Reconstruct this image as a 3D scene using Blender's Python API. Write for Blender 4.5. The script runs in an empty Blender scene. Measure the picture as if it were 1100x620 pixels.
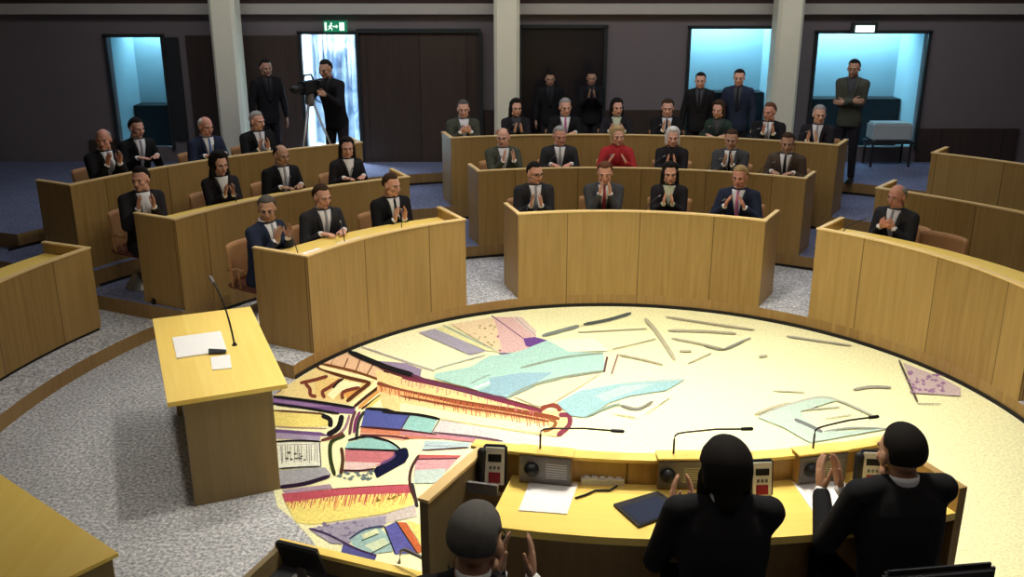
import bpy, bmesh, math, random
from mathutils import Vector, Matrix, Euler
from mathutils.bvhtree import BVHTree
random.seed(7)
S = bpy.context.scene
COL = S.collection
PI = math.pi
def R_(d): return math.radians(d)

# ------------------------------------------------------------------ camera
F, PITCH, HC = 1024.0, 0.3197, 3.596
cd = bpy.data.cameras.new('camera'); cam = bpy.data.objects.new('camera', cd); COL.objects.link(cam)
cd.sensor_width = 36; cd.lens = 36 * F / 1100; cd.clip_start = .05; cd.clip_end = 200
cam.location = (0, 0, HC); cam.rotation_euler = (PI/2 - PITCH, 0, 0)
S.camera = cam
def G(px, py, z=0.0):
    """place in the room, at height z, that the survey of the photo gives for a pixel"""
    x = (px-550)/F; y = (py-310)/F
    fw = math.cos(PITCH) - y*math.sin(PITCH); dn = math.sin(PITCH) + y*math.cos(PITCH)
    t = (HC-z)/dn
    return Vector((x*t, fw*t, z))
def D(px, py, dist):
    x = (px-550)/F; y = (py-310)/F
    fw = math.cos(PITCH) - y*math.sin(PITCH); dn = math.sin(PITCH) + y*math.cos(PITCH)
    t = dist/fw
    return Vector((x*t, dist, HC - dn*t))
def proj_x(p):
    v = Vector(p) - cam.location
    d = v.y*math.cos(PITCH) - v.z*math.sin(PITCH)
    return 550 + F*v.x/d

# ------------------------------------------------------------------ materials
def newmat(name):
    m = bpy.data.materials.new(name); m.use_nodes = True
    nt = m.node_tree; b = nt.nodes['Principled BSDF']
    return m, nt, b
def L(nt, a, b): nt.links.new(a, b)
def plain(name, col, rough=.6, noise=.08, scale=40, metal=0, spec=.3, emit=None, es=1):
    m, nt, b = newmat(name)
    b.inputs['Roughness'].default_value = rough; b.inputs['Metallic'].default_value = metal
    b.inputs['Specular IOR Level'].default_value = spec
    tc = nt.nodes.new('ShaderNodeTexCoord'); n = nt.nodes.new('ShaderNodeTexNoise'); n.inputs['Scale'].default_value = scale
    L(nt, tc.outputs['Object'], n.inputs['Vector'])
    mx = nt.nodes.new('ShaderNodeMix'); mx.data_type = 'RGBA'
    mx.inputs[6].default_value = (*[c*(1-noise) for c in col], 1); mx.inputs[7].default_value = (*[min(1, c*(1+noise)) for c in col], 1)
    L(nt, n.outputs['Fac'], mx.inputs[0]); L(nt, mx.outputs[2], b.inputs['Base Color'])
    if emit:
        b.inputs['Emission Color'].default_value = (*emit, 1); b.inputs['Emission Strength'].default_value = es
    return m
def wood(name, c1, c2, panel=.8, rough=.42, seam=True):
    m, nt, b = newmat(name); b.inputs['Roughness'].default_value = rough; b.inputs['Specular IOR Level'].default_value = .35
    uv = nt.nodes.new('ShaderNodeUVMap'); sp = nt.nodes.new('ShaderNodeSeparateXYZ'); L(nt, uv.outputs[0], sp.inputs[0])
    mp = nt.nodes.new('ShaderNodeMapping'); mp.inputs['Scale'].default_value = (22, 1.1, 1); L(nt, uv.outputs[0], mp.inputs[0])
    n = nt.nodes.new('ShaderNodeTexNoise'); n.inputs['Scale'].default_value = 1; n.inputs['Detail'].default_value = 5; n.inputs['Distortion'].default_value = .4
    L(nt, mp.outputs[0], n.inputs['Vector'])
    dv = nt.nodes.new('ShaderNodeMath'); dv.operation = 'DIVIDE'; L(nt, sp.outputs[0], dv.inputs[0]); dv.inputs[1].default_value = panel
    fl = nt.nodes.new('ShaderNodeMath'); fl.operation = 'FLOOR'; L(nt, dv.outputs[0], fl.inputs[0])
    wn = nt.nodes.new('ShaderNodeTexWhiteNoise'); wn.noise_dimensions = '1D'; L(nt, fl.outputs[0], wn.inputs['W'])
    fr = nt.nodes.new('ShaderNodeMath'); fr.operation = 'FRACT'; L(nt, dv.outputs[0], fr.inputs[0])
    ad = nt.nodes.new('ShaderNodeMath'); ad.operation = 'MULTIPLY_ADD'; L(nt, wn.outputs['Value'], ad.inputs[0]); ad.inputs[1].default_value = .35; 
    L(nt, n.outputs['Fac'], ad.inputs[2])
    sb = nt.nodes.new('ShaderNodeMapRange'); sb.inputs[1].default_value = .35; sb.inputs[2].default_value = 1.0; L(nt, ad.outputs[0], sb.inputs[0])
    mx = nt.nodes.new('ShaderNodeMix'); mx.data_type = 'RGBA'; mx.inputs[6].default_value = (*c1, 1); mx.inputs[7].default_value = (*c2, 1)
    L(nt, sb.outputs[0], mx.inputs[0])
    out = mx.outputs[2]
    if seam:
        lt = nt.nodes.new('ShaderNodeMath'); lt.operation = 'LESS_THAN'; L(nt, fr.outputs[0], lt.inputs[0]); lt.inputs[1].default_value = .012
        m2 = nt.nodes.new('ShaderNodeMix'); m2.data_type = 'RGBA'; L(nt, lt.outputs[0], m2.inputs[0]); L(nt, out, m2.inputs[6])
        m2.inputs[7].default_value = (*[c*.45 for c in c1], 1); out = m2.outputs[2]
    L(nt, out, b.inputs['Base Color'])
    return m
def carpet(name, c1, c2, c3):
    m, nt, b = newmat(name); b.inputs['Roughness'].default_value = .95; b.inputs['Specular IOR Level'].default_value = .05
    tc = nt.nodes.new('ShaderNodeTexCoord')
    n = nt.nodes.new('ShaderNodeTexNoise'); n.inputs['Scale'].default_value = 38; n.inputs['Detail'].default_value = 3; n.inputs['Roughness'].default_value = .8
    n2 = nt.nodes.new('ShaderNodeTexNoise'); n2.inputs['Scale'].default_value = 3
    L(nt, tc.outputs['Object'], n.inputs['Vector']); L(nt, tc.outputs['Object'], n2.inputs['Vector'])
    cr = nt.nodes.new('ShaderNodeValToRGB'); e = cr.color_ramp.elements
    e[0].position = .36; e[0].color = (*c1, 1); e[1].position = .64; e[1].color = (*c3, 1)
    k = e.new(.5); k.color = (*c2, 1)
    L(nt, n.outputs['Fac'], cr.inputs[0])
    mr = nt.nodes.new('ShaderNodeMapRange'); mr.inputs[3].default_value = .82; mr.inputs[4].default_value = 1.12; L(nt, n2.outputs['Fac'], mr.inputs[0])
    mu = nt.nodes.new('ShaderNodeMix'); mu.data_type = 'RGBA'; mu.blend_type = 'MULTIPLY'; mu.inputs[0].default_value = 1
    L(nt, cr.outputs[0], mu.inputs[6]); L(nt, mr.outputs[0], mu.inputs[7]); L(nt, mu.outputs[2], b.inputs['Base Color'])
    return m
M = {}
M['oak'] = wood('oak_panel', (.29,.175,.05), (.43,.275,.095))
M['oak_plain'] = wood('oak_plain', (.28,.165,.055), (.40,.25,.095), seam=False)
M['top'] = wood('pale_worktop', (.90,.63,.13), (.96,.73,.20), seam=False, rough=.35)
M['edge'] = wood('pale_edge', (.74,.52,.22), (.84,.62,.30), seam=False)
M['rostrum'] = wood('shaded_wood', (.20,.145,.065), (.27,.195,.09), seam=False)  # same wood as the panels, darkened in colour for its shaded faces
M['carpet'] = carpet('grey_carpet', (.20,.205,.225), (.42,.43,.455), (.74,.74,.74))
M['dimcarpet'] = carpet('shaded_carpet', (.10,.115,.20), (.16,.18,.28), (.26,.28,.38))  # the grey carpet again, darkened and blued for the dim upper tiers
M['plinth'] = plain('black_plinth', (.015,.013,.012), .7)
M['wall'] = plain('taupe_wall', (.20,.17,.17), .85, .05, 3)
M['column'] = plain('cream_column', (.86,.83,.64), .7, .04, 5)
M['beam'] = plain('beam_plaster', (.52,.49,.43), .8, .05, 4)
M['ceil'] = plain('dark_ceiling', (.06,.035,.03), .8, .1, 2)
M['darkdoor'] = wood('dark_door_wood', (.05,.035,.028), (.08,.055,.042), panel=1.0)
M['frame'] = plain('dark_frame', (.03,.035,.035), .5)
M['palereflection'] = plain('pale_reflection', (.45,.5,.5), .4)  # tint of the box that stands for a reflection
M['recess'] = plain('booth_wall', (.42,.55,.60), .8, .1, 2)
M['recess_dark'] = plain('booth_counter', (.02,.02,.022), .7)
M['white'] = plain('paper', (.86,.86,.86), .8, .02)
M['cream'] = plain('cream_plastic', (.75,.74,.66), .5)
M['black'] = plain('black_plastic', (.012,.012,.014), .45)
M['grey'] = plain('grey_plastic', (.16,.15,.15), .5)
M['metal'] = plain('brushed_metal', (.35,.34,.33), .35, metal=.8)
M['leather'] = plain('tan_chair_shell', (.50,.26,.11), .5)
M['redseat'] = plain('brown_upholstery', (.16,.06,.04), .8)
M['green'] = plain('exit_green', (.01,.16,.07), .5, emit=(.02,.42,.2), es=.35)
M['signwhite'] = plain('exit_white', (.8,.9,.8), .5, emit=(.75,1,.8), es=1.3)
M['signlit'] = plain('exit_glow', (.8,.9,.85), .5, emit=(.8,1,.9), es=1.6)
M['lamp'] = plain('lamp_lens', (.9,.9,.85), .5, emit=(1,.93,.8), es=8)
M['tube'] = plain('cyan_tube', (.5,.9,.95), .5, emit=(.45,.9,1), es=2.2)
M['skin1'] = plain('skin_fair', (.66,.36,.26), .55, .05, 30)
M['skin2'] = plain('skin_tan', (.46,.26,.17), .55, .05, 30)
M['skin3'] = plain('skin_ruddy', (.60,.29,.21), .55, .05, 30)
M['eyewhite'] = plain('eye_white', (.36,.31,.28), .3)
M['iris'] = plain('iris', (.02,.015,.012), .2)
M['lips'] = plain('lips', (.35,.13,.11), .5)
M['shirt'] = plain('white_shirt', (.80,.80,.82), .8)
for n_, c_ in dict(suit_black=(.012,.012,.014), suit_navy=(.022,.030,.060), suit_grey=(.06,.062,.068), suit_charcoal=(.03,.03,.034), suit_brown=(.085,.062,.045),
                   suit_olive=(.07,.075,.055), red_cloth=(.42,.03,.035), suit_green=(.03,.05,.04), dark_cloth=(.02,.018,.022),
                   hair_black=(.012,.010,.009), hair_brown=(.05,.028,.016), hair_auburn=(.13,.055,.03), hair_grey=(.30,.29,.27), hair_white=(.62,.60,.56), hair_blonde=(.38,.27,.13),
                   hair_darkgrey=(.10,.095,.09), tie_blue=(.10,.17,.36), tie_red=(.30,.03,.04), tie_pink=(.5,.15,.33), tie_black=(.015,.015,.02), tie_grey=(.30,.31,.34), shoe=(.015,.012,.01),
                   blouse_white=(.75,.74,.72), blouse_pale=(.55,.6,.45)).items():
    M[n_] = plain(n_, c_, .85 if 'shoe' not in n_ else .3, .18, 60, spec=.15)

# ------------------------------------------------------------------ object helpers
def setp(o, label=None, cat=None, group=None, kind=None):
    if label: o['label'] = label
    if cat: o['category'] = cat
    if group: o['group'] = group
    if kind: o['kind'] = kind
    return o
def thing(name, loc, label, cat, group=None, rotz=0):
    o = bpy.data.objects.new(name, None); COL.objects.link(o); o.empty_display_size = .1
    o.location = loc; o.rotation_euler = (0, 0, rotz)
    return setp(o, label, cat, group)
def link_mesh(name, me, mats, parent=None, smooth=False):
    o = bpy.data.objects.new(name, me); COL.objects.link(o)
    if not isinstance(mats, (list, tuple)): mats = [mats]
    for m in mats: me.materials.append(m)
    if smooth:
        for p in me.polygons: p.use_smooth = True
    if parent: o.parent = parent
    return o
def obj(name, bm, mats, parent=None, smooth=False, world=True, origin=None):
    """bm in world coordinates; stored relative to its parent (or to origin)"""
    off = Vector(parent.location) if (parent and world) else (Vector(origin) if origin else None)
    if off is not None: bmesh.ops.translate(bm, vec=-off, verts=bm.verts)
    bmesh.ops.recalc_face_normals(bm, faces=bm.faces)
    me = bpy.data.meshes.new(name); bm.to_mesh(me); bm.free()
    o = link_mesh(name, me, mats, parent, smooth)
    if origin and not parent: o.location = origin
    return o
def BM():
    bm = bmesh.new(); bm.loops.layers.uv.new('UVMap'); return bm
def fac(bm, vs, uvs=None, mi=0):
    try: f = bm.faces.new(vs)
    except ValueError: return None
    f.material_index = mi
    if uvs and bm.loops.layers.uv.active:
        l = bm.loops.layers.uv.active
        for lo, u in zip(f.loops, uvs): lo[l].uv = u
    return f
def box(bm, c, s, rz=0, mi=0, mat=None, uvrot=False):
    mt = mat or Matrix.Rotation(rz, 4, 'Z')
    c = Vector(c); h = Vector(s)/2
    v = {}
    for i in (-1, 1):
        for j in (-1, 1):
            for k in (-1, 1): v[i,j,k] = bm.verts.new(c + (mt @ Vector((i*h.x, j*h.y, k*h.z))))
    o = random.random()*9
    def q(keys, du, dv):
        if uvrot: du, dv = dv, du
        if uvrot: uv = [(o,0),(o,dv),(o+du,dv),(o+du,0)]
        else: uv = [(o,0),(o+du,0),(o+du,dv),(o,dv)]
        fac(bm, [v[k] for k in keys], uv, mi)
    q([(-1,-1,-1),(1,-1,-1),(1,-1,1),(-1,-1,1)], s[0], s[2]); q([(1,1,-1),(-1,1,-1),(-1,1,1),(1,1,1)], s[0], s[2])
    q([(-1,1,-1),(-1,-1,-1),(-1,-1,1),(-1,1,1)], s[1], s[2]); q([(1,-1,-1),(1,1,-1),(1,1,1),(1,-1,1)], s[1], s[2])
    q([(-1,-1,1),(1,-1,1),(1,1,1),(-1,1,1)], s[0], s[1]); q([(-1,1,-1),(1,1,-1),(1,-1,-1),(-1,-1,-1)], s[0], s[1])
def prism(bm, pts, z0, z1, mi=0, uvd=None):
    """vertical prism over plan polygon pts"""
    lo = [bm.verts.new((p[0], p[1], z0)) for p in pts]; hi = [bm.verts.new((p[0], p[1], z1)) for p in pts]
    n = len(pts); u = 0
    for i in range(n):
        j = (i+1) % n; d = (Vector(pts[j][:2])-Vector(pts[i][:2])).length
        fac(bm, [lo[i], lo[j], hi[j], hi[i]], [(u,0),(u+d,0),(u+d,z1-z0),(u,z1-z0)], mi); u += d
    fac(bm, hi, [(p[0], p[1]) for p in pts], mi); fac(bm, lo[::-1], [(p[0], p[1]) for p in pts[::-1]], mi)
def arc(bm, cc, r0, r1, a0, a1, z0, z1, n=24, mi=0, rad_uv=False):
    """ring sector solid; angles in degrees"""
    rings = []
    for i in range(n+1):
        a = R_(a0+(a1-a0)*i/n); c, s = math.cos(a), math.sin(a)
        rings.append(([bm.verts.new((cc[0]+r*c, cc[1]+r*s, z)) for r, z in ((r0,z0),(r1,z0),(r1,z1),(r0,z1))], a*r0))
    for i in range(n):
        A, ua = rings[i]; B, ub = rings[i+1]
        h = z1-z0; w = r1-r0
        fac(bm, [A[0],B[0],B[3],A[3]], [(ua,0),(ub,0),(ub,h),(ua,h)], mi)
        fac(bm, [A[1],A[2],B[2],B[1]], [(ua,0),(ua,h),(ub,h),(ub,0)], mi)
        fac(bm, [A[3],B[3],B[2],A[2]], [(0,ua),(0,ub),(w,ub),(w,ua)] , mi)
        fac(bm, [A[0],A[1],B[1],B[0]], [(0,ua),(w,ua),(w,ub),(0,ub)], mi)
    for (A, u), fl in ((rings[0],0),(rings[-1],1)):
        w = r1-r0; h = z1-z0
        fac(bm, A if not fl else A[::-1], [(0,0),(w,0),(w,h),(0,h)] if not fl else [(0,h),(w,h),(w,0),(0,0)], mi)
def frame_of(d):
    d = d.normalized(); up = Vector((0,0,1)) if abs(d.z) < .95 else Vector((1,0,0))
    x = d.cross(up).normalized(); y = x.cross(d).normalized()
    return x, y
def capsule(bm, a, b, ra, rb, n=12, mi=0, sx=1.0, sy=1.0, cap=3):
    a, b = Vector(a), Vector(b); d = b-a
    if d.length < 1e-6: d = Vector((0,0,1e-4)); b = a+d
    x, y = frame_of(d); dn = d.normalized(); rings = []
    for i in range(cap):
        t = (i+.35)/cap*PI/2; rings.append((a - dn*ra*math.cos(t), ra*math.sin(t)))
    rings.append((a, ra)); rings.append((b, rb))
    for i in range(cap-1, -1, -1):
        t = (i+.35)/cap*PI/2; rings.append((b + dn*rb*math.cos(t), rb*math.sin(t)))
    loop(bm, [[c + x*math.cos(2*PI*k/n)*r*sx + y*math.sin(2*PI*k/n)*r*sy for k in range(n)] for c, r in rings], mi)
def loop(bm, rings, mi=0, close=True):
    vs = [[bm.verts.new(p) for p in r] for r in rings]; n = len(vs[0])
    for A, B in zip(vs, vs[1:]):
        for k in range(n): fac(bm, [A[k], A[(k+1)%n], B[(k+1)%n], B[k]], None, mi)
    if close: fac(bm, vs[0][::-1], None, mi); fac(bm, vs[-1], None, mi)
def ellip(bm, c, r, n=14, mi=0, mat=None):
    c = Vector(c); rings = []
    for i in range(1, n//2+3):
        t = PI*(i-.5)/(n//2+2); ring = []
        for k in range(n):
            p = Vector((r[0]*math.sin(t)*math.cos(2*PI*k/n), r[1]*math.sin(t)*math.sin(2*PI*k/n), -r[2]*math.cos(t)))
            ring.append(c + (mat @ p if mat else p))
        rings.append(ring)
    loop(bm, rings, mi)
def tube(bm, pts, r, n=8, mi=0):
    pts = [Vector(p) for p in pts]; rings = []
    for i, p in enumerate(pts):
        d = (pts[min(i+1, len(pts)-1)] - pts[max(i-1, 0)]); x, y = frame_of(d)
        rr = r[i] if isinstance(r, (list, tuple)) else r
        rings.append([p + x*math.cos(2*PI*k/n)*rr + y*math.sin(2*PI*k/n)*rr for k in range(n)])
    loop(bm, rings, mi)
def remesh(bm, voxel, smooth=2):
    """union of overlapping solids as one continuous skin, returned as a bmesh"""
    bmesh.ops.recalc_face_normals(bm, faces=bm.faces)
    me = bpy.data.meshes.new('tmp'); bm.to_mesh(me); bm.free()
    o = bpy.data.objects.new('tmp', me); COL.objects.link(o)
    md = o.modifiers.new('r', 'REMESH'); md.mode = 'VOXEL'; md.voxel_size = voxel; md.use_smooth_shade = True
    if smooth:
        sm = o.modifiers.new('s', 'SMOOTH'); sm.iterations = smooth; sm.factor = .5
    bpy.context.view_layer.update()
    dg = bpy.context.evaluated_depsgraph_get()
    m2 = bpy.data.meshes.new_from_object(o.evaluated_get(dg))
    out = bmesh.new(); out.from_mesh(m2)
    bpy.data.objects.remove(o); bpy.data.meshes.remove(me); bpy.data.meshes.remove(m2)
    return out
def join(dst, src, mi=0, mat=None):
    mp = {}
    for v in src.verts: mp[v.index] = dst.verts.new(mat @ v.co if mat else v.co)
    src.verts.index_update()
    for f in src.faces:
        try:
            g = dst.faces.new([mp[v.index] for v in f.verts]); g.material_index = mi if mi is not None else f.material_index; g.smooth = True
        except ValueError: pass
def to_mesh(bm, name):
    me = bpy.data.meshes.new(name); bm.to_mesh(me); bm.free()
    for p in me.polygons: p.use_smooth = True
    return me

# ------------------------------------------------------------------ survey of the hall
C = (1.032, 6.929)
Z1, Z2, Z3, Z4 = .14, .30, .49, .66           # platform levels of the tiers
RA, RB, RC, RD = 3.30, 4.97, 6.40, 7.95      # front radius of each tier
def pol(r, a, z=0): return Vector((C[0]+r*math.cos(R_(a)), C[1]+r*math.sin(R_(a)), z))
def ang_for(px, r, z, lo, hi):
    """bearing on the ring of radius r that the photo shows in column px"""
    best = min(((abs(proj_x(pol(r, lo+(hi-lo)*i/600, z))-px), lo+(hi-lo)*i/600) for i in range(601)))
    return best[1]

# ---- floor, tiers
bm = BM(); box(bm, (.8, 7.5, -.05), (24, 24, .1)); setp(obj('floor', bm, M['carpet'], origin=(0,0,0)), kind='structure')
def tier(name, pts, z0, z1, mtop, mside=None):
    bm = BM(); prism(bm, pts, z0, z1)
    bm.faces.ensure_lookup_table()
    for f in bm.faces:
        f.normal_update(); f.material_index = 0 if abs(f.normal.z) > .5 else 1
    return setp(obj(name, bm, [mtop, mside or M['oak_plain']], origin=(0,0,0)), kind='structure')
def ring_pts(r, a0, a1, n=60): return [tuple(pol(r, a0+(a1-a0)*i/n)[:2]) for i in range(n+1)]
XL, XR, YB = -10.2, 11.6, 15.5
outer = [(XL, pol(5.25, 196)[1]), (XL, YB), (XR, YB), (XR, pol(RA, -15)[1])]
p1 = ring_pts(RA, -15, 158) + ring_pts(5.25, 153.5, 196, 14) + outer
tier('floor_tier_1', p1, .0, Z1, M['carpet'])
bm = BM(); arc(bm, C, RA-.012, RA, -14, 157.8, 0, .035, 80)
setp(obj('baseboard_arena', bm, M['plinth'], origin=(*C, 0)), kind='structure')
tier('floor_tier_2', ring_pts(RB, -8, 152.6)+[(XL, pol(RB,152.6)[1]+3.2), (XL, YB), (XR, YB), (XR, pol(RB,-8)[1])], Z1-.01, Z2, M['dimcarpet'])
tier('floor_tier_3', ring_pts(RC, -4, 152.6)+[(XL, pol(RC,152.6)[1]+2.4), (XL, YB), (XR, YB), (XR, pol(RC,-4)[1])], Z2-.01, Z3, M['dimcarpet'])
tier('floor_tier_4', ring_pts(RD, 4, 150)+[(XL, pol(RD,150)[1]+1.5), (XL, YB), (XR, YB), (XR, pol(RD,4)[1])], Z3-.01, Z4, M['dimcarpet'])
for k, (r, z) in enumerate(((RB, Z1), (RC, Z2), (RD, Z3))):
    bm = BM(); arc(bm, C, r-.01, r, 5, 151, z, z+.03, 70)
    setp(obj('baseboard_tier_%d' % (k+2), bm, M['plinth'], origin=(*C, 0)), kind='structure')

# ------------------------------------------------------------------ the inlaid pictorial carpet
ORI = dict(a=(290,370,6.2), b=(290,450,6.2), c=(300,520,6.11), d=(430,400,5.637), e=(370,330,5.789), f=(530,330,5.167), g=(640,330,5.167), h=(780,360,4.77))
art = bmesh.new(); cl = art.loops.layers.float_color.new('Col'); layer = [0]
def px_(k, p): o = ORI[k]; return (o[0]+p[0]/o[2], o[1]+p[1]/o[2])
def art_face(pts, col):
    z = .004 + layer[0]*.00006
    vs = []
    for x, y in pts:
        g = G(x, y, 0)
        d = Vector((g.x-C[0], g.y-C[1]))
        if d.length > RA-.02: d *= (RA-.02)/d.length
        if vs and (Vector((C[0]+d.x, C[1]+d.y, z))-vs[-1].co).length < .002: continue
        vs.append(art.verts.new((C[0]+d.x, C[1]+d.y, z)))
    if len(vs) < 3: return
    f = art.faces.new(vs); f.normal_update()
    if f.normal.z < 0: f.normal_flip()
    col = tuple(c*(.84 if sum(col) < 1.95 else 1) for c in col)
    for lo in f.loops: lo[cl] = (*col, 1)
def P(k, col, *pts): layer[0] += 1; art_face([px_(k, p) for p in pts], col)
def Sk(k, col, w, *pts, up=1):
    layer[0] += up
    if sum(col) < .75 and up == 1 and k in 'abcde': w *= 1.5; col = tuple(c*.7 for c in col)
    q = [Vector(px_(k, p)) for p in pts]; w = w/ORI[k][2]/2
    # smooth the bends
    if len(q) > 2:
        s = []
        for i in range(len(q)-1):
            p0, p1_, p2, p3 = q[max(i-1,0)], q[i], q[i+1], q[min(i+2,len(q)-1)]
            for t in (0,.25,.5,.75):
                s.append(.5*((2*p1_)+(p2-p0)*t+(2*p0-5*p1_+4*p2-p3)*t*t+(3*p1_-p0-3*p2+p3)*t**3))
        q = s+[q[-1]]
    Lf, Rt = [], []
    for i, p in enumerate(q):
        d = (q[min(i+1,len(q)-1)]-q[max(i-1,0)]).normalized(); nn = Vector((-d.y, d.x)); ww = w*(.55 if i in (0, len(q)-1) else 1)
        Lf.append(p+nn*ww); Rt.append(p-nn*ww)
    for i in range(len(q)-1): art_face([tuple(v) for v in (Lf[i], Lf[i+1], Rt[i+1], Rt[i])], col)
    
def hatch(k, col, w, a, b, n, l0, l1, slant=0):
    a, b = Vector(a), Vector(b); rnd = random.Random(n*7+int(a.x))
    for i in range(n):
        p = a+(b-a)*((i+rnd.random())/n); ln = rnd.uniform(l0, l1)
        Sk(k, col, w, tuple(p), (p.x+slant*ln+rnd.uniform(-6,6), p.y+ln), up=.05)
def dots(k, col, x0, x1, y0, y1, n, s):
    rnd = random.Random(n+int(x0))
    for i in range(n):
        x, y = rnd.uniform(x0,x1), rnd.uniform(y0,y1); w = s*rnd.uniform(.5,1.2)
        P(k, col, (x-w,y), (x,y-w*.6), (x+w,y+w*.1), (x,y+w*.6)); layer[0] -= .95
CREAM = (.80,.78,.46); BLK = (.02,.018,.02)
# ground of the carpet
g0 = [tuple(p) for p in ring_pts(RA-.02, -92, 163, 110)]
left_edge = [G(x, y, 0) for x, y in ((288,430),(286,470),(290,510),(298,545),(312,556),(335,580),(352,612),(366,660))]
base = bmesh.new(); base.loops.layers.float_color.new('Col')
vs = [art.verts.new((x, y, .003)) for x, y in g0] + [art.verts.new((p.x, p.y, .003)) for p in left_edge] + [art.verts.new((-.75, 4.4, .003)), art.verts.new((.1, 3.79, .003))]
f = art.faces.new(vs)
for lo in f.loops: lo[cl] = (*CREAM, 1)
base.free()
PEACH=(.80,.52,.32); ORG=(.75,.38,.10); YEL=(.88,.74,.22); PUR=(.17,.09,.24); RED=(.50,.08,.06); PINK=(.62,.20,.22); TEAL=(.30,.56,.52); LAV=(.45,.42,.50); PALE=(.42,.66,.58)
P('e', (.78,.74,.48), (60,270),(560,120),(880,60),(1100,20),(1100,300),(560,410))
P('a', PEACH, (350,110),(520,50),(780,150),(790,250),(300,140))
for q in (((420,95),(400,150)),((520,95),(490,165)),((600,105),(570,185)),((690,130),(645,205))): Sk('a', (.35,.15,.07), 12, *q)
Sk('a', BLK, 22, (760,150),(775,190),(780,245)); Sk('a', (.5,.25,.35), 22, (830,180),(835,230),(820,260))
P('a', (.85,.68,.30), (100,270),(290,150),(700,250),(540,405),(20,345),(20,300))
P('a', (.82,.60,.22), (300,230),(480,230),(640,265),(500,375),(300,350))
P('a', ORG, (490,330),(600,290),(520,375)); P('a', (.85,.76,.45), (480,240),(610,262),(600,285),(470,320),(420,370),(380,340))
Sk('a', (.15,.05,.02), 16, (300,150),(480,215),(670,258)); Sk('a', (.15,.05,.02), 18, (670,258),(590,320),(510,385))
Sk('a', (.88,.75,.4), 22, (330,150),(500,195),(720,245)); Sk('a', (.25,.09,.02), 12, (330,130),(550,180),(745,245))
Sk('a', (.88,.75,.4), 26, (715,265),(620,350),(530,410)); Sk('a', (.1,.04,.02), 14, (770,255),(650,345),(555,425))
Sk('a', ORG, 22, (790,265),(680,350),(590,430)); Sk('a', (.1,.04,.02), 10, (815,275),(700,370),(610,435)); Sk('a', (.85,.7,.2), 20, (840,275),(740,350),(640,435))
for q in (((235,265),(265,300),(270,340),(310,352)),((475,235),(395,290),(350,320),(365,362)),((600,290),(490,320),(485,370)),((385,215),(300,240),(200,262))): Sk('a', (.28,.07,.04), 16, *q)
P('a', PUR, (20,350),(300,385),(570,425),(560,470),(470,462),(250,430),(20,400)); P('a', (.30,.18,.36), (20,365),(260,395),(420,420),(260,418),(20,385))
P('a', YEL, (20,450),(330,470),(400,515),(385,550),(200,555),(20,545)); Sk('a', (.2,.1,.05), 10, (20,445),(330,465),(360,485)); Sk('a', BLK, 22, (345,478),(400,505),(400,555)); Sk('a', (.45,.3,.2), 10, (20,550),(200,560),(380,565))
Sk('a', BLK, 24, (480,475),(455,560),(380,608)); Sk('a', (.35,.2,.25), 18, (530,475),(500,560),(440,620)); Sk('a', (.12,.08,.08), 8, (550,480),(530,600))
P('a', (.09,.11,.34), (635,432),(940,468),(870,582),(605,555)); P('a', TEAL, (940,468),(1120,500),(1060,620),(870,582))
Sk('a', BLK, 14, (640,432),(830,445),(1000,470)); Sk('a', (.06,.07,.05), 14, (630,450),(590,520),(575,640))
P('b', (.62,.22,.12), (605,62),(870,84),(1100,110),(1140,140),(930,138),(600,112)); P('b', (.80,.45,.30), (600,95),(900,118),(900,150),(600,125))
P('b', PUR, (20,72),(340,95),(400,120),(330,118),(20,95)); P('b', (.38,.32,.45), (20,95),(340,118),(330,150),(20,135))
P('b', (.70,.72,.60), (45,160),(330,160),(345,330),(60,345)); Sk('b', (.15,.15,.15), 10, (330,165),(340,320)); Sk('b', (.3,.3,.3), 7, (50,180),(320,172)); dots('b', (.15,.15,.12), 90, 250, 220, 300, 12, 16)
P('b', (.38,.38,.41), (50,350),(370,330),(410,378),(230,425),(60,450)); Sk('b', (.04,.02,.05), 18, (55,462),(230,438),(400,385))
P('b', (.80,.78,.45), (420,180),(500,140),(490,200),(470,320),(430,340)); Sk('b', (.05,.07,.02), 18, (500,115),(410,160),(403,270),(432,385)); Sk('b', (.12,.05,.03), 16, (475,195),(485,280),(470,385))
Sk('b', (.2,.07,.05), 14, (340,150),(440,120),(490,100))
P('b', TEAL, (520,160),(650,130),(790,160),(870,210),(500,200)); P('b', (.55,.18,.20), (500,212),(860,222),(790,300),(640,335),(500,330)); P('b', (.74,.55,.52), (500,290),(740,300),(640,345),(500,350))
Sk('b', (.20,.10,.28), 30, (850,225),(830,275),(740,320)); Sk('b', (.012,.014,.05), 58, (868,205),(880,265),(820,325),(700,375)); dots('b', (.15,.2,.2), 450, 680, 350, 410, 22, 20)
P('b', (.85,.78,.45), (720,400),(900,300),(990,140),(1080,150),(960,340),(930,440),(500,465))
P('b', (.52,.10,.14), (80,505),(500,470),(925,445),(940,520),(500,540),(100,560)); Sk('b', (.25,.04,.04), 10, (400,478),(650,462),(925,447)); P('b', (.42,.3,.38), (80,480),(400,440),(420,470),(100,505))
P('c', (.52,.10,.14), (20,70),(300,45),(860,10),(872,70),(500,100),(60,140)); P('c', YEL, (40,130),(420,80),(872,66),(885,140),(700,200),(400,245),(200,275),(110,255))
hatch('c', (.50,.09,.10), 13, (60,80),(860,40), 46, 40, 95, -.25); hatch('c', (.75,.36,.10), 11, (60,120),(850,80), 40, 30, 80, -.3); dots('c', (.25,.15,.03), 640, 800, 80, 120, 8, 14)
P('c', (.62,.55,.50), (300,268),(700,205),(890,140),(905,220),(760,250),(520,300)); P('c', (.36,.33,.42), (190,300),(520,240),(700,215),(700,270),(520,330),(460,400),(340,400))
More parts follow.
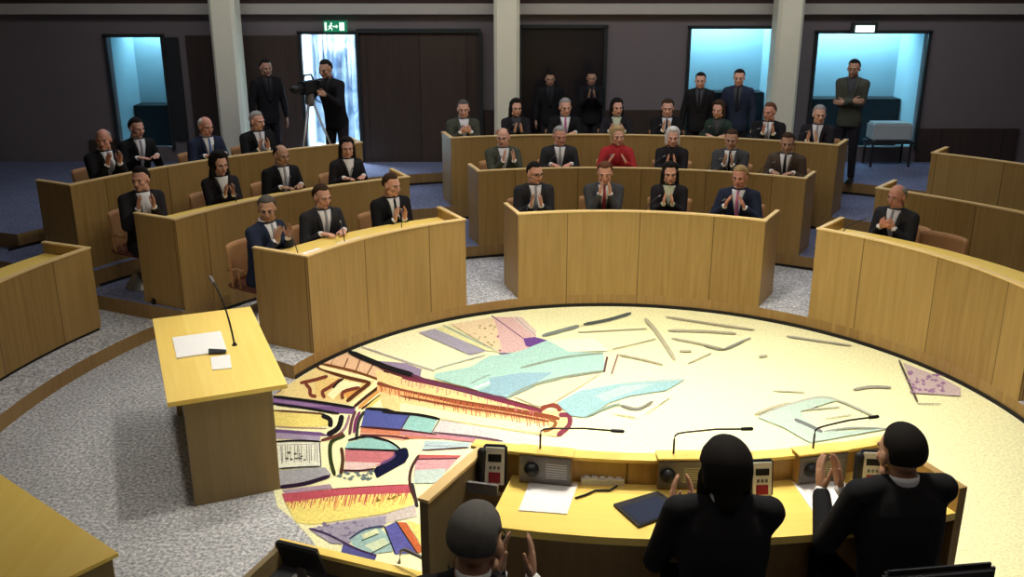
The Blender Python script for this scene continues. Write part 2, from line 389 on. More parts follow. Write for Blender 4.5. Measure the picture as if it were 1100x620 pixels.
dots('c', (.22,.18,.28), 260, 620, 260, 380, 30, 16); P('c', (.35,.52,.50), (460,370),(560,310),(650,285),(760,390),(740,450),(600,470),(500,430)); P('c', (.70,.74,.45), (540,340),(640,300),(660,330),(560,370)); P('c', (.66,.74,.50), (560,410),(690,360),(720,400),(620,450))
Sk('c', (.03,.12,.06), 9, (540,380),(650,335)); Sk('c', (.03,.10,.06), 9, (600,465),(735,395)); P('c', (.12,.12,.38), (690,290),(765,255),(900,460),(760,470)); P('c', (.55,.14,.05), (770,255),(835,260),(950,450),(900,465)); P('c', YEL, (835,245),(942,280),(948,440)); Sk('c', (.05,.05,.06), 16, (870,0),(890,90),(905,160)); 
P('c', (.10,.10,.30), (420,400),(520,440),(640,480),(600,560),(400,480))
# the long diagonal beam
P('d', (.85,.66,.30), (-150,-10),(0,30),(470,130),(860,238),(960,232),(1028,290),(1015,345),(950,395),(850,385),(500,330),(0,250),(-110,215)); P('d', (.86,.76,.42), (0,190),(500,280),(900,330),(880,375),(500,325),(0,245))
Sk('d', (.18,.05,.05), 14, (-130,-30),(0,22),(200,62),(470,128),(860,235)); Sk('d', (.34,.09,.04), 20, (-140,70),(0,118),(350,186),(700,240),(965,288)); P('d', (.80,.45,.18), (-140,85),(350,200),(900,292),(900,315),(350,232),(-140,120))
hatch('d', (.50,.13,.06), 11, (-130,85),(900,290), 60, 20, 75, .15); hatch('d', (.6,.2,.2), 10, (0,45),(820,235), 40, 8, 40, -.1)
Sk('d', (.35,.08,.05), 18, (850,235),(900,205),(955,215),(965,245)); Sk('d', (.30,.06,.10), 20, (960,265),(1020,270),(1020,330),(950,390)); Sk('d', (.4,.15,.05), 14, (900,290),(940,310),(920,345),(865,365))
Sk('d', BLK, 12, (-110,245),(100,262),(240,290)); P('d', (.62,.57,.56), (250,292),(500,345),(850,390),(830,470),(600,455),(190,380)); P('d', (.55,.24,.26), (0,345),(200,380),(450,400),(600,425),(450,430),(200,405),(0,385)); P('d', (.38,.22,.32), (200,378),(450,400),(600,420),(450,412))
P('d', (.44,.56,.58), (150,420),(430,432),(405,462),(130,482)); Sk('d', (.3,.35,.4), 8, (150,450),(420,462)); P('d', (.50,.12,.12), (110,505),(370,510),(350,530),(100,530)); P('d', (.62,.34,.36), (95,535),(345,532),(250,640),(80,640)); P('d', (.5,.6,.55), (90,600),(280,590),(240,680),(80,680))
Sk('b', (.10,.04,.04), 14, (992,250),(942,340),(932,440),(972,560))
Sk('b', BLK, 9, (520,150),(650,124),(790,156),(868,208)); Sk('b', BLK, 8, (500,207),(700,214),(860,222)); Sk('b', (.1,.03,.05), 8, (480,350),(600,352),(700,340)); Sk('b', BLK, 8, (30,160),(200,152),(340,160)); Sk('b', BLK, 6, (60,340),(200,330),(340,325)); hatch('b', (.12,.12,.12), 7, (60,190),(320,180), 14, 100, 120, .02)
Sk('a', BLK, 12, (20,352),(300,388),(560,428)); Sk('a', BLK, 10, (20,402),(250,432),(460,468)); Sk('a', (.3,.1,.05), 8, (100,280),(60,320),(20,335)); Sk('a', BLK, 9, (490,235),(450,262),(420,300)); Sk('a', (.1,.05,.05), 9, (870,580),(930,475)); Sk('a', (.2,.08,.1), 14, (570,450),(545,520),(530,610)); Sk('a', (.3,.05,.2), 12, (600,455),(570,520),(560,600))
Sk('b', (.1,.03,.04), 8, (600,60),(870,82),(1110,112)); Sk('b', (.2,.05,.05), 8, (600,114),(800,122),(930,140)); Sk('d', (.3,.05,.1), 12, (10,40),(300,100),(560,168),(860,248)); Sk('d', (.35,.1,.05), 9, (0,150),(350,214),(700,268),(900,305)); Sk('d', (.15,.08,.1), 8, (200,372),(450,398),(620,425)); Sk('d', (.15,.12,.15), 8, (240,290),(190,375)); Sk('d', (.1,.03,.05), 9, (90,535),(345,530)); Sk('d', (.1,.03,.05), 7, (130,480),(405,462))
Sk('c', BLK, 8, (690,285),(760,465)); Sk('c', BLK, 8, (765,252),(905,462)); Sk('c', (.08,.1,.2), 9, (460,372),(560,308),(690,285)); Sk('c', (.1,.05,.15), 8, (200,300),(330,345),(500,432),(640,480)); hatch('c', (.12,.1,.3), 10, (700,300),(880,440), 10, 20, 40, .3)
# teal streams and pale fields
Sk('e', (.52,.50,.44), 10, (100,250),(400,350),(560,402)); P('e', (.38,.36,.44), (460,165),(560,140),(880,278),(780,305)); P('e', (.78,.76,.40), (560,140),(650,118),(960,285),(890,280))
Sk('e', (.35,.42,.33), 12, (610,118),(860,238),(990,292)); P('e', (.82,.66,.42), (660,112),(930,70),(1100,190),(1100,290),(960,288)); Sk('e', (.12,.08,.12), 9, (915,60),(1110,205)); dots('e', (.40,.35,.15), 780, 1060, 110, 260, 26, 11); dots('f', (.4,.14,.25), 20, 200, 130, 250, 26, 14)
P('e', PALE, (560,420),(780,380),(900,310),(1160,290),(1160,410),(1000,570),(850,530),(560,450)); P('e', (.28,.46,.50), (830,530),(1000,450),(1180,395),(1180,500),(1020,572)); Sk('e', (.80,.85,.75), 12, (800,515),(1000,440),(1160,380)); Sk('e', (.30,.42,.36), 11, (780,485),(900,430),(1110,372)); Sk('e', (.55,.62,.50), 9, (560,392),(700,350),(880,302))
P('e', (.30,.24,.36), (190,340),(380,355),(480,395),(470,450),(360,420)); Sk('e', BLK, 22, (25,282),(260,380),(430,430)); Sk('e', (.2,.06,.12), 14, (420,430),(560,480),(820,545),(1010,578)); Sk('e', (.02,.02,.03), 12, (-110,235),(30,285))
P('f', (.72,.48,.45), (0,60),(120,62),(235,160),(235,235),(50,262),(20,120)); P('f', (.75,.62,.52), (100,60),(160,62),(240,140),(230,170)); Sk('f', (.2,.1,.2), 10, (0,60),(180,190)); Sk('f', (.4,.3,.35), 8, (120,62),(235,165)); P('f', (.16,.07,.28), (165,180),(230,172),(300,190),(235,242),(180,222)); Sk('f', (.2,.15,.25), 10, (30,265),(130,262),(220,240))
Sk('f', (.22,.25,.22), 18, (270,165),(380,135),(475,110)); Sk('f', (.10,.12,.11), 16, (500,102),(640,75),(765,38))
P('f', PALE, (-20,290),(150,250),(300,190),(420,255),(610,262),(625,362),(400,398),(230,440),(80,500),(-20,480)); P('f', (.30,.48,.56), (-20,400),(150,372),(330,370),(230,432),(80,495),(-20,490)); P('f', (.66,.74,.56), (300,190),(560,180),(640,250),(420,255))
Sk('f', (.26,.34,.26), 13, (150,345),(350,295),(480,275),(610,262)); Sk('f', (.28,.30,.20), 10, (85,500),(230,436),(400,392),(610,360)); Sk('f', (.14,.06,.07), 22, (632,282),(614,366)); Sk('f', (.30,.18,.16), 18, (692,268),(655,378))
P('f', (.80,.64,.46), (110,505),(250,445),(420,400),(600,372),(480,450),(330,540),(250,560)); P('f', (.32,.52,.54), (350,540),(480,470),(700,430),(1060,410),(960,470),(760,500),(640,540),(520,620),(430,612)); P('f', (.44,.62,.56), (560,500),(720,445),(900,430),(760,480),(620,530)); Sk('f', (.25,.34,.28), 12, (520,615),(640,560),(705,545)); Sk('f', (.22,.22,.18), 15, (705,552),(800,572),(885,530)); Sk('f', (.4,.52,.48), 12, (700,432),(860,420),(1060,410))
for k, w, q in (('f',9,((660,240),(900,182))),('f',11,((700,270),(820,295),(940,325))),('f',22,((840,70),(910,150),(1010,300))),('f',9,((470,145),(850,125))),('g',11,((390,60),(620,95),(880,132))),('g',13,((400,135),(600,140),(780,152))),('g',11,((420,180),(560,205),(710,240))),('g',11,((710,240),(860,178))),('g',12,((510,320),(640,262))),('g',22,((465,250),(530,250))),('g',24,((905,282),(950,276))),('g',9,((280,600),(410,510))),('g',9,((100,600),(220,620))),('g',14,((880,605),(980,565),(1085,540)))):
    Sk(k, (.48,.45,.30), w, *q)
Sk('g', (.25,.25,.17), 10, (600,220),(710,241),(830,190))
P('h', (.50,.64,.54), (160,430),(280,372),(480,322),(570,342),(380,400),(420,450),(500,502),(820,490),(430,560),(290,480)); Sk('h', (.18,.19,.19), 18, (350,440),(420,470),(492,505)); Sk('h', (.36,.35,.28), 13, (650,287),(740,272),(845,276))
Sk('h', (.45,.47,.38), 11, (165,425),(300,370),(480,325),(600,352),(760,425)); Sk('h', (.50,.50,.38), 10, (240,292),(400,300)); Sk('h', (.5,.5,.4), 9, (510,435),(640,415)); Sk('h', (.35,.38,.35), 9, (500,502),(650,482),(840,490)); Sk('h', (.5,.52,.42), 12, (410,390),(580,375))
Sk('h', (.12,.10,.08), 12, (885,135),(935,250),(980,352)); P('h', (.62,.50,.50), (905,150),(1100,225),(1200,280),(1200,320),(965,305)); dots('h', (.35,.2,.35), 930, 1120, 190, 300, 40, 14); Sk('h', (.4,.42,.35), 7, (980,357),(1100,360))
Sk('h', (.45,.44,.34), 9, (310,12),(420,28),(640,60)); Sk('h', (.4,.42,.38), 9, (0,70),(120,20))
art_m, nt, b = newmat('pictorial_carpet'); b.inputs['Roughness'].default_value = .95; b.inputs['Specular IOR Level'].default_value = .03
at_ = nt.nodes.new('ShaderNodeAttribute'); at_.attribute_name = 'Col'
tc = nt.nodes.new('ShaderNodeTexCoord'); n = nt.nodes.new('ShaderNodeTexNoise'); n.inputs['Scale'].default_value = 55; n.inputs['Detail'].default_value = 3
L(nt, tc.outputs['Object'], n.inputs['Vector'])
mr = nt.nodes.new('ShaderNodeMapRange'); mr.inputs[1].default_value = .3; mr.inputs[2].default_value = .7; mr.inputs[3].default_value = .80; mr.inputs[4].default_value = 1.12; L(nt, n.outputs['Fac'], mr.inputs[0])
mu = nt.nodes.new('ShaderNodeMix'); mu.data_type = 'RGBA'; mu.blend_type = 'MULTIPLY'; mu.inputs[0].default_value = 1
L(nt, at_.outputs['Color'], mu.inputs[6]); L(nt, mr.outputs[0], mu.inputs[7]); L(nt, mu.outputs[2], b.inputs['Base Color'])
bmesh.ops.triangulate(art, faces=art.faces)
me = bpy.data.meshes.new('floor_art'); art.to_mesh(me); art.free()
setp(link_mesh('arena_carpet', me, art_m), 'round cream arena carpet inlaid with abstract coloured shapes and black lines', 'carpet')

# ------------------------------------------------------------------ ring desks
def desk(name, r, a0, a1, z, label, group=None, cc=C, dep=.60, ht=.955, plinth=True, ends=(1,1)):
    mid = R_((a0+a1)/2)
    t = thing(name, (cc[0]+r*math.cos(mid), cc[1]+r*math.sin(mid), z), label, 'desk', group)
    n = max(8, int((a1-a0)/2))
    e = math.degrees(.035/r)
    zb = z+.03 if plinth else z
    bm = BM(); arc(bm, cc, r, r+.03, a0, a1, zb, z+ht, n); obj('front_panel', bm, M['oak'], t)
    bm = BM(); arc(bm, cc, r-.006, r+.05, a0-e*.3, a1+e*.3, z+ht, z+ht+.016, n); obj('top_rail', bm, M['edge'], t)
    for a, on, s in ((a0, ends[0], 1), (a1, ends[1], -1)):
        if not on: continue
        bm = BM(); arc(bm, cc, r+.03, r+dep, min(a, a+s*e), max(a, a+s*e), zb, z+ht, 1); ep = obj('end_panel', bm, M['oak'], t)
        bm = BM(); arc(bm, cc, r+.05, r+dep+.004, min(a, a+s*e)-.06, max(a, a+s*e)+.06, z+ht, z+ht+.016, 1)
        ep2 = obj('edge_strip', bm, M['edge'], None); ep2.parent = ep; ep2.location = (0,0,0)
        for v in ep2.data.vertices: v.co -= t.location
    bm = BM(); arc(bm, cc, r+.03, r+dep-.02, a0+e, a1-e, z+ht-.13, z+ht-.10, n); obj('worktop', bm, M['top'], t)
    bm = BM(); arc(bm, cc, r+.035, r+.085, a0+e, a1-e, z+ht-.10, z+ht-.045, n); obj('cable_ledge', bm, M['oak_plain'], t)
    if plinth:
        bm = BM(); arc(bm, cc, r+.012, r+dep, a0+.15, a1-.15, z, zb, n); obj('plinth', bm, M['plinth'], t)
    return t
EA = dict(c=(60.0,107.0), l=(117.4,152.4), r=(14.0,50.4))
desk('bench_desk', RA, 60, 107, Z1-.14, 'curved oak bench desk at centre of the front row facing the arena', ht=1.097, dep=.55)
desk('bench_desk', RB, 60, 107, Z2-.16, 'curved oak bench desk in middle row behind the front centre desk', ht=1.11, dep=.5)
desk('bench_desk', RC, 59.5, 107, Z3-.19, 'curved oak bench desk in the topmost centre row below the columns', ht=1.14, dep=.55)
desk('bench_desk', RA, 117.6, 152.4, Z1-.14, 'curved oak bench desk of the left block, nearest the rostrum', ht=1.097, dep=.66)
desk('bench_desk', RB, 117.2, 152.2, Z2-.16, 'curved oak bench desk in middle row of the left block', ht=1.11, dep=.58)
desk('bench_desk', RC+.1, 117.8, 152.0, Z3-.19, 'curved oak bench desk in the top row of the left block', ht=1.14, dep=.55)
desk('bench_desk', RA, 8, 50.5, Z1-.14, 'curved oak bench desk of the right block at the arena edge', ht=1.097, dep=.62)
desk('bench_desk', RB-.05, 8, 50.4, Z2-.16, 'curved oak bench desk in middle row of right block behind the grey-haired man', ht=1.11, dep=.58)
desk('bench_desk', RC+.15, 10, 49.6, Z3-.19, 'oak bench desk of the right block, its pale end just showing in the top row', ht=1.14, dep=.55)
desk('bench_desk', 5.65, 157.4, 188, Z1, 'small oak desk end at left edge beyond the aisle with carpeted floor', ht=.86, dep=.6)

# ------------------------------------------------------------------ rostrum table
fl, fr, br, bl = Vector((-2.31,5.84)), Vector((-1.57,6.15)), Vector((-2.26,7.78)), Vector((-3.03,7.50))
cx_ = (fl+fr+br+bl)/4; wd = (fr-fl).normalized(); ang = math.atan2(wd.y, wd.x); W_, L_ = .80, 1.78
t = thing('speaker_rostrum', (cx_.x, cx_.y, 0), 'long pale-topped wooden speaker table on grey carpet beside the arena', 'table')
def rl(x, y, z): v = Matrix.Rotation(ang, 3, 'Z') @ Vector((x, y, 0)); return Vector((cx_.x+v.x, cx_.y+v.y, z))
bm = BM(); box(bm, rl(0,0,.835), (W_, L_, .034), ang); obj('table_top', bm, M['top'], t)
bm = BM(); box(bm, rl(0.0,-L_/2+.09,.409), (.60,.05,.818), ang); obj('end_panel', bm, M['rostrum'], t)
bm = BM(); box(bm, rl(0.0,L_/2-.12,.409), (.60,.05,.818), ang); obj('end_panel', bm, M['rostrum'], t)
bm = BM(); box(bm, rl(.20,0,.46), (.03,L_-.3,.716), ang); obj('modesty_panel', bm, M['oak_plain'], t)
bm = BM(); box(bm, rl(-.27,-L_/2+.35,.69), (.05,.30,.22), ang); obj('drawer_box', bm, M['black'], t)
def sheet(name, corners, z, th, label, cat='paper', mat='white', group=None):
    pts = [G(x, y, z) for x, y in corners]; c = sum(pts, Vector())/len(pts)
    bm = BM(); prism(bm, [(p.x, p.y) for p in pts], z, z+th)
    return setp(obj(name, bm, M[mat], origin=c), label, cat, group)
sheet('document_folder', [(185,364),(237,357),(244,378),(190,386)], .853, .012, 'open white document folder lying on the speaker table', 'document')
sheet('note_card', [(226,384.5),(247,381.5),(249,396),(228,398)], .8535, .006, 'small square white note card beside the folder on speaker table', 'card')
sheet('cable_cover', [(224,375),(243,376),(243,379),(224,380)], .866, .004, 'dark strip clipped over the edge of the white folder', 'clip', 'black')
def goose(base_p, tip_p, z, rise, label, name='gooseneck_microphone', r=.007, group=None, sag=.5):
    b0, t0 = Vector(base_p), Vector(tip_p)
    t = thing(name, b0, label, 'microphone', group)
    bm = BM(); capsule(bm, b0+Vector((0,0,.002)), b0+Vector((0,0,.014)), .022, .014, 10); obj('base', bm, M['black'], t, True)
    mid = b0.lerp(t0, .25)+Vector((0,0,rise))
    pts = []
    for i in range(13):
        u = i/12; pts.append(b0*(1-u)**2+mid*2*u*(1-u)+t0*u*u)
    bm = BM(); tube(bm, pts, r, 6); obj('stem', bm, M['black'], t, True)
    d = (pts[-1]-pts[-2]).normalized()
    bm = BM(); capsule(bm, t0, t0+d*.045, r*1.7, r*1.9, 8); obj('capsule', bm, M['grey'], t, True)
    return t
b0 = G(252,371,.852); goose(b0, D(229,303,b0.y+.12), .852, .22, 'tall curved gooseneck microphone standing on the speaker table', r=.0075)

# ------------------------------------------------------------------ near presidium
CN = (.72, 6.70); RN = 2.96; WZ = 1.44; NZ = .70
def npol(r, a, z=0): return Vector((CN[0]+r*math.cos(R_(a)), CN[1]+r*math.sin(R_(a)), z))
AN0 = -107.5
q_ = G(980,489,WZ+.13); AN1 = math.degrees(math.atan2(q_.y-CN[1], q_.x-CN[0]))
tier('floor_dais', [tuple(npol(RN+.02, AN0+.3+(AN1-AN0)*i/20)[:2]) for i in range(21)]+[(2.55,1.2),(-.95,1.2)], 0, NZ, M['carpet'])
t = thing('presidium_desk', npol(RN, -85, NZ), 'curved yellow-topped presiding desk in the foreground with consoles and papers', 'desk')
bm = BM(); arc(bm, CN, RN-.04, RN, AN0, AN1, NZ, WZ+.115, 24); obj('front_panel', bm, M['oak'], t)
bm = BM(); arc(bm, CN, RN-.05, RN+.02, AN0-.2, AN1, WZ+.115, WZ+.13, 24); obj('top_rail', bm, M['top'], t)
q_ = G(533,545,WZ); AW = math.degrees(math.atan2(q_.y-CN[1], q_.x-CN[0]))
bm = BM(); arc(bm, CN, RN, RN+.43, AW, AN1, WZ-.035, WZ, 24); obj('worktop', bm, M['top'], t)
bm = BM(); arc(bm, CN, RN, RN+.40, AN0+1.2, AW, WZ-.14, WZ-.12, 6); obj('dark_cavity_shelf', bm, M['black'], t)  # painted black to fill in the darkness inside the cavity
bm = BM(); arc(bm, CN, RN+.10, RN+.13, AN0+.6, AN1, NZ, WZ-.035, 24); obj('modesty_panel', bm, M['oak_plain'], t)
bm = BM(); arc(bm, CN, RN-.04, RN+.43, AN1, AN1+.7, NZ, WZ+.115, 1); obj('end_panel', bm, M['oak'], t)
e0, e1 = G(518,481,WZ+.13), G(455,536,WZ+.13)
dv = (e1-e0); nn = Vector((-dv.y, dv.x, 0)).normalized()*.02
bm = BM(); prism(bm, [(e0-nn)[:2], (e1-nn)[:2], (e1+nn)[:2], (e0+nn)[:2]], NZ, WZ+.115); ep = obj('end_panel', bm, M['rostrum'], t)
bm = BM(); prism(bm, [(e0-nn*1.3)[:2], (e1-nn*1.3+dv*.01)[:2], (e1+nn*1.3+dv*.01)[:2], (e0+nn*1.3)[:2]], WZ+.115, WZ+.13)
obj('edge_strip', bm, M['edge'], t)
def console(px, py, k, w=.235):
    p = G(px, py, WZ); a = math.atan2(p.y-CN[1], p.x-CN[0]); rz = a+PI/2
    t = thing('microphone_console', (p.x, p.y, WZ), k, 'console', 'microphone consoles along the presiding desk', rz)
    def lb(name, c, s, m, par=t, rx=0):
        bm = BM(); box(bm, c, s, mat=Matrix.Rotation(rx, 4, 'X')); o = obj(name, bm, m, par, world=False); return o
    lb('housing', (0,.02,.0725), (w,.07,.145), M['oak_plain']); lb('top_plate', (0,.02,.149), (w+.01,.08,.008), M['top'])
    lb('front_plate', (0,-.018,.075), (w*.97,.006,.125), M['grey'])
    for i in range(7):
        lb('slot', (.05,-.0215,.04+i*.011), (w*.4,.003,.004), M['metal'])
    bm = BM(); capsule(bm, (-.06,-.0225,.075), (-.06,-.0265,.075), .035, .035, 16, cap=1); obj('speaker_grille', bm, M['black'], t, True, world=False)
    pts = [(-.03,.03,.15),(-.03,.03,.22),(-.02,.032,.245),(.02,.04,.25),(.30,.10,.235)]
    pts = [Vector(pts[0]), Vector(pts[1]), Vector((-.028,.031,.238)), Vector((-.015,.033,.248)), Vector((.02,.04,.251)), Vector((.16,.07,.25)), Vector((.28,.095,.238))]
    bm = BM(); tube(bm, pts, .0045, 8); gs = obj('gooseneck', bm, M['black'], t, True, world=False)
    bm = BM(); capsule(bm, pts[-1], pts[-1]+Vector((.045,.01,-.004)), .008, .009, 10); obj('microphone_head', bm, M['black'], t, True, world=False)
    return t
console(586,519,'wood and grey microphone console nearest the left end of the presiding desk')
console(730,524,'wood and grey microphone console left of the black-haired person on presiding desk', .2)
console(880,517,'wood and grey microphone console in front of the white sheet at right')
sheet('paper_sheet', [(557,549),(609,553),(621,520),(569,518)], WZ+.001, .004, 'white paper sheet at left end of the presiding desk')
sheet('paper_sheet', [(851,518),(900,518),(918,553),(880,560)], WZ+.001, .004, 'white paper sheet beside the short-haired man at right of presiding desk')
sheet('dark_tablet', [(659,544),(706,530),(736,549),(686,568)], WZ+.001, .012, 'dark rectangular tablet lying slantwise on the presiding desk', 'tablet', 'black')
sheet('tablet_screen_cover', [(667,545),(705,533),(728,549),(688,564)], WZ+.0135, .002, 'navy cover sheet lying on the slanted dark tablet', 'cover', 'suit_navy')
# white socket strip + cable
p = G(647,519,WZ)
t = thing('socket_strip', p, 'white multi-button strip lying between two microphone consoles', 'socket strip', rotz=R_(-3))
bm = BM(); box(bm, (0,0,.014), (.19,.05,.028)); obj('housing', bm, M['cream'], t, world=False)
for i in range(5):
    bm = BM(); box(bm, (-.07+i*.035,0,.031), (.022,.028,.008)); obj('button', bm, M['white'], t, world=False)
bm = BM(); tube(bm, [G(x, y, WZ+.008) for x, y in ((663,522),(655,527),(640,527),(628,532),(618,535))], .0045, 6)
setp(obj('black_cable', bm, M['black'], origin=G(640,527,WZ)), 'short black cable running from the white strip to the paper sheet', 'cable')
def terminal(px, py, lean, label, zb=WZ, hgt=.17, w=.085, tilt=-12):
    p = G(px, py, zb)
    t = thing('desk_phone', p, label, 'telephone', None, R_(lean))
    m = Matrix.Rotation(R_(tilt), 4, 'X')
    def lb(name, c, s, mt):
        bm = BM(); box(bm, m @ Vector(c), s, mat=m); bmesh.ops.bevel(bm, geom=list(bm.edges), offset=min(s)*.25, segments=2, affect='EDGES'); return obj(name, bm, mt, t, world=False)
    lb('back_shell', (0,.015,hgt/2+.01), (w+.02,.03,hgt+.015), M['black'])
    lb('front_frame', (0,-.003,hgt/2+.01), (w,.008,hgt), M['cream'])
    lb('display', (0,-.008,hgt*.78), (w*.7,.004,hgt*.2), M['black'])
    lb('red_label', (0,-.008,hgt*.26), (w*.62,.004,hgt*.28), M['tie_red'])
    for i in range(3):
        lb('key', (-.018+.018*i,-.008,hgt*.52), (.011,.005,.014), M['grey'])
    bm = BM(); capsule(bm, (-w*.5-.02,.01,.03), (-w*.5-.015,.03,hgt*.9), .019, .021, 10); obj('handset', bm, M['black'], t, True, world=False)
    return t
terminal(531,523,-6,'cream-fronted desk phone with red label at left end of presiding desk')
terminal(818,535,4,'cream-fronted desk phone right of the black-haired person',hgt=.15)
terminal(936,524,-4,'cream-fronted desk phone beside hands of the short-haired man at right', hgt=.15)
# glass edge and small box at left of the near desk
p = G(517,531,WZ); bm = BM(); box(bm, p+Vector((0,0,.05)), (.15,.008,.004), R_(-14)); box(bm, p+Vector((0,.01,.024)), (.15,.02,.048), R_(-14))
setp(obj('cable_box', bm, M['grey'], origin=p), 'low grey cable box with pale edge beside the cream-fronted phone at left', 'box')

# ---- desk corner and low side desk at the bottom left of the view
t = thing('side_desk', G(100,590,.80), 'yellow desk corner poking in at the bottom left on grey carpet', 'desk')
q = [G(127,594,.95), G(85,566,.95)]; dirv = (q[1]-q[0]).normalized(); pr = Vector((dirv.y, -dirv.x, 0)); 
if pr.y > 0: pr = -pr
c0 = q[0]; c1 = q[0]+dirv*1.6; c2 = c1+pr*.7; c3 = c0+pr*.7
bm = BM(); prism(bm, [v[:2] for v in (c0,c1,c2,c3)], .93, .95); t.location = (c0.x, c0.y, 0); obj('worktop', bm, M['top'], t)
ins = [c0+dirv*.03+pr*.03, c1-dirv*.03+pr*.03, c2-dirv*.03-pr*.03, c3+dirv*.03-pr*.03]
for a_, b_, nm in ((ins[0],ins[1],'back_panel'),(ins[0],ins[3],'end_panel'),(ins[1],ins[2],'end_panel')):
    d_ = (b_-a_).normalized(); n_ = Vector((-d_.y, d_.x, 0))*.012
    bm = BM(); prism(bm, [(a_-n_)[:2],(b_-n_)[:2],(b_+n_)[:2],(a_+n_)[:2]], 0, .93); obj(nm, bm, M['rostrum'], t)
# low clerk desk: rail, monitor
zc = 1.02
A0, A1 = G(352,590,zc), G(470,618,zc); dd = (A1-A0).normalized(); nb = Vector((dd.y, -dd.x, 0)); nb = nb if nb.y < 0 else -nb
B0 = A0-dd*.26
t = thing('clerk_desk', (B0.x, B0.y, 0), 'low cream-railed clerk desk in bottom foreground behind the arena carpet', 'desk')
def slab(nm, a_, b_, w0, w1, z0, z1, mt):
    bm = BM(); prism(bm, [(a_+nb*w0)[:2],(b_+nb*w0)[:2],(b_+nb*w1)[:2],(a_+nb*w1)[:2]], z0, z1); return obj(nm, bm, mt, t)
slab('top_rail', B0, A1, 0, .05, zc-.02, zc, M['top']); slab('front_panel', B0, A1, .005, .035, 0, zc-.02, M['rostrum']); slab('worktop', B0, A1, .035, .55, zc-.14, zc-.11, M['recess_dark'])
for s_ in (B0, A1-dd*.03): slab('end_panel', s_, s_+dd*.03, .05, .55, 0, zc-.02, M['rostrum'])
p = B0+dd*.22+nb*.16; t = thing('flat_monitor', (p.x, p.y, zc-.109), 'black monitor seen from behind on the clerk desk at bottom', 'monitor', None, math.atan2(dd.y, dd.x))
bm = BM(); box(bm, (0,0,.155), (.22,.03,.17), mat=Matrix.Rotation(.35,4,'X')); bmesh.ops.bevel(bm, geom=list(bm.edges), offset=.008, segments=2, affect='EDGES'); obj('screen', bm, M['black'], t, world=False)
bm = BM(); box(bm, (0,0,.006), (.16,.12,.012)); box(bm, (0,.0,.05), (.04,.02,.09)); obj('stand', bm, M['grey'], t, world=False)
p = A0+dd*.22+nb*.20; bm = BM(); box(bm, (p.x, p.y, zc-.09), (.20,.12,.035), math.atan2(dd.y, dd.x)); setp(obj('desk_keypad', bm, M['cream'], origin=(p.x,p.y,zc-.1075)), 'small cream keypad on the low clerk desk beside black monitor', 'keypad')

p = G(428,589,1.10); q_ = G(488,616,1.10); bm = BM(); tube(bm, [(p.x,p.y,zc+.0),(p.x+.01,p.y,1.085),(p.x+.03,p.y-.01,1.10),(q_.x,q_.y,1.10)], .008, 8); setp(obj('thin_microphone', bm, M['metal'], origin=(p.x,p.y,zc)), 'thin grey microphone arm above the low clerk desk at bottom', 'microphone')
# ------------------------------------------------------------------ back wall
YW = 15.5
def wx(px, y=YW): return D(px, 100, y).x
def wz(py, y=YW): return D(550, py, y).z
ZT = 5.0
openings = [('window_1',122,180,40,158), ('door_1',327,386,37,176), ('window_2',560,648,30,158), ('window_3',738,829,31,158), ('window_4',872,989,36,158)]
xs = [XL]
bm = BM()
def wallbox(x0, x1, z0, z1, y=YW, th=.15):
    box(bm, ((x0+x1)/2, y+th/2, (z0+z1)/2), (x1-x0, th, z1-z0))
cur = XL
for nme, a, b_, y0, y1 in openings:
    xa, xb = wx(a), wx(b_); zt, zb = wz(y0), max(Z4, wz(y1))
    wallbox(cur, xa, Z4-.1, ZT); wallbox(xa, xb, zt, ZT)
    if zb > Z4+.01: wallbox(xa, xb, Z4-.1, zb)
    cur = xb
wallbox(cur, XR, Z4-.1, ZT)
setp(obj('wall_back', bm, M['wall'], origin=(0,YW,0)), kind='structure')
def struct(name, bm, m, origin=(0,0,0)): return setp(obj(name, bm, m, origin=origin), kind='structure')
dbm = None
k_t = 0
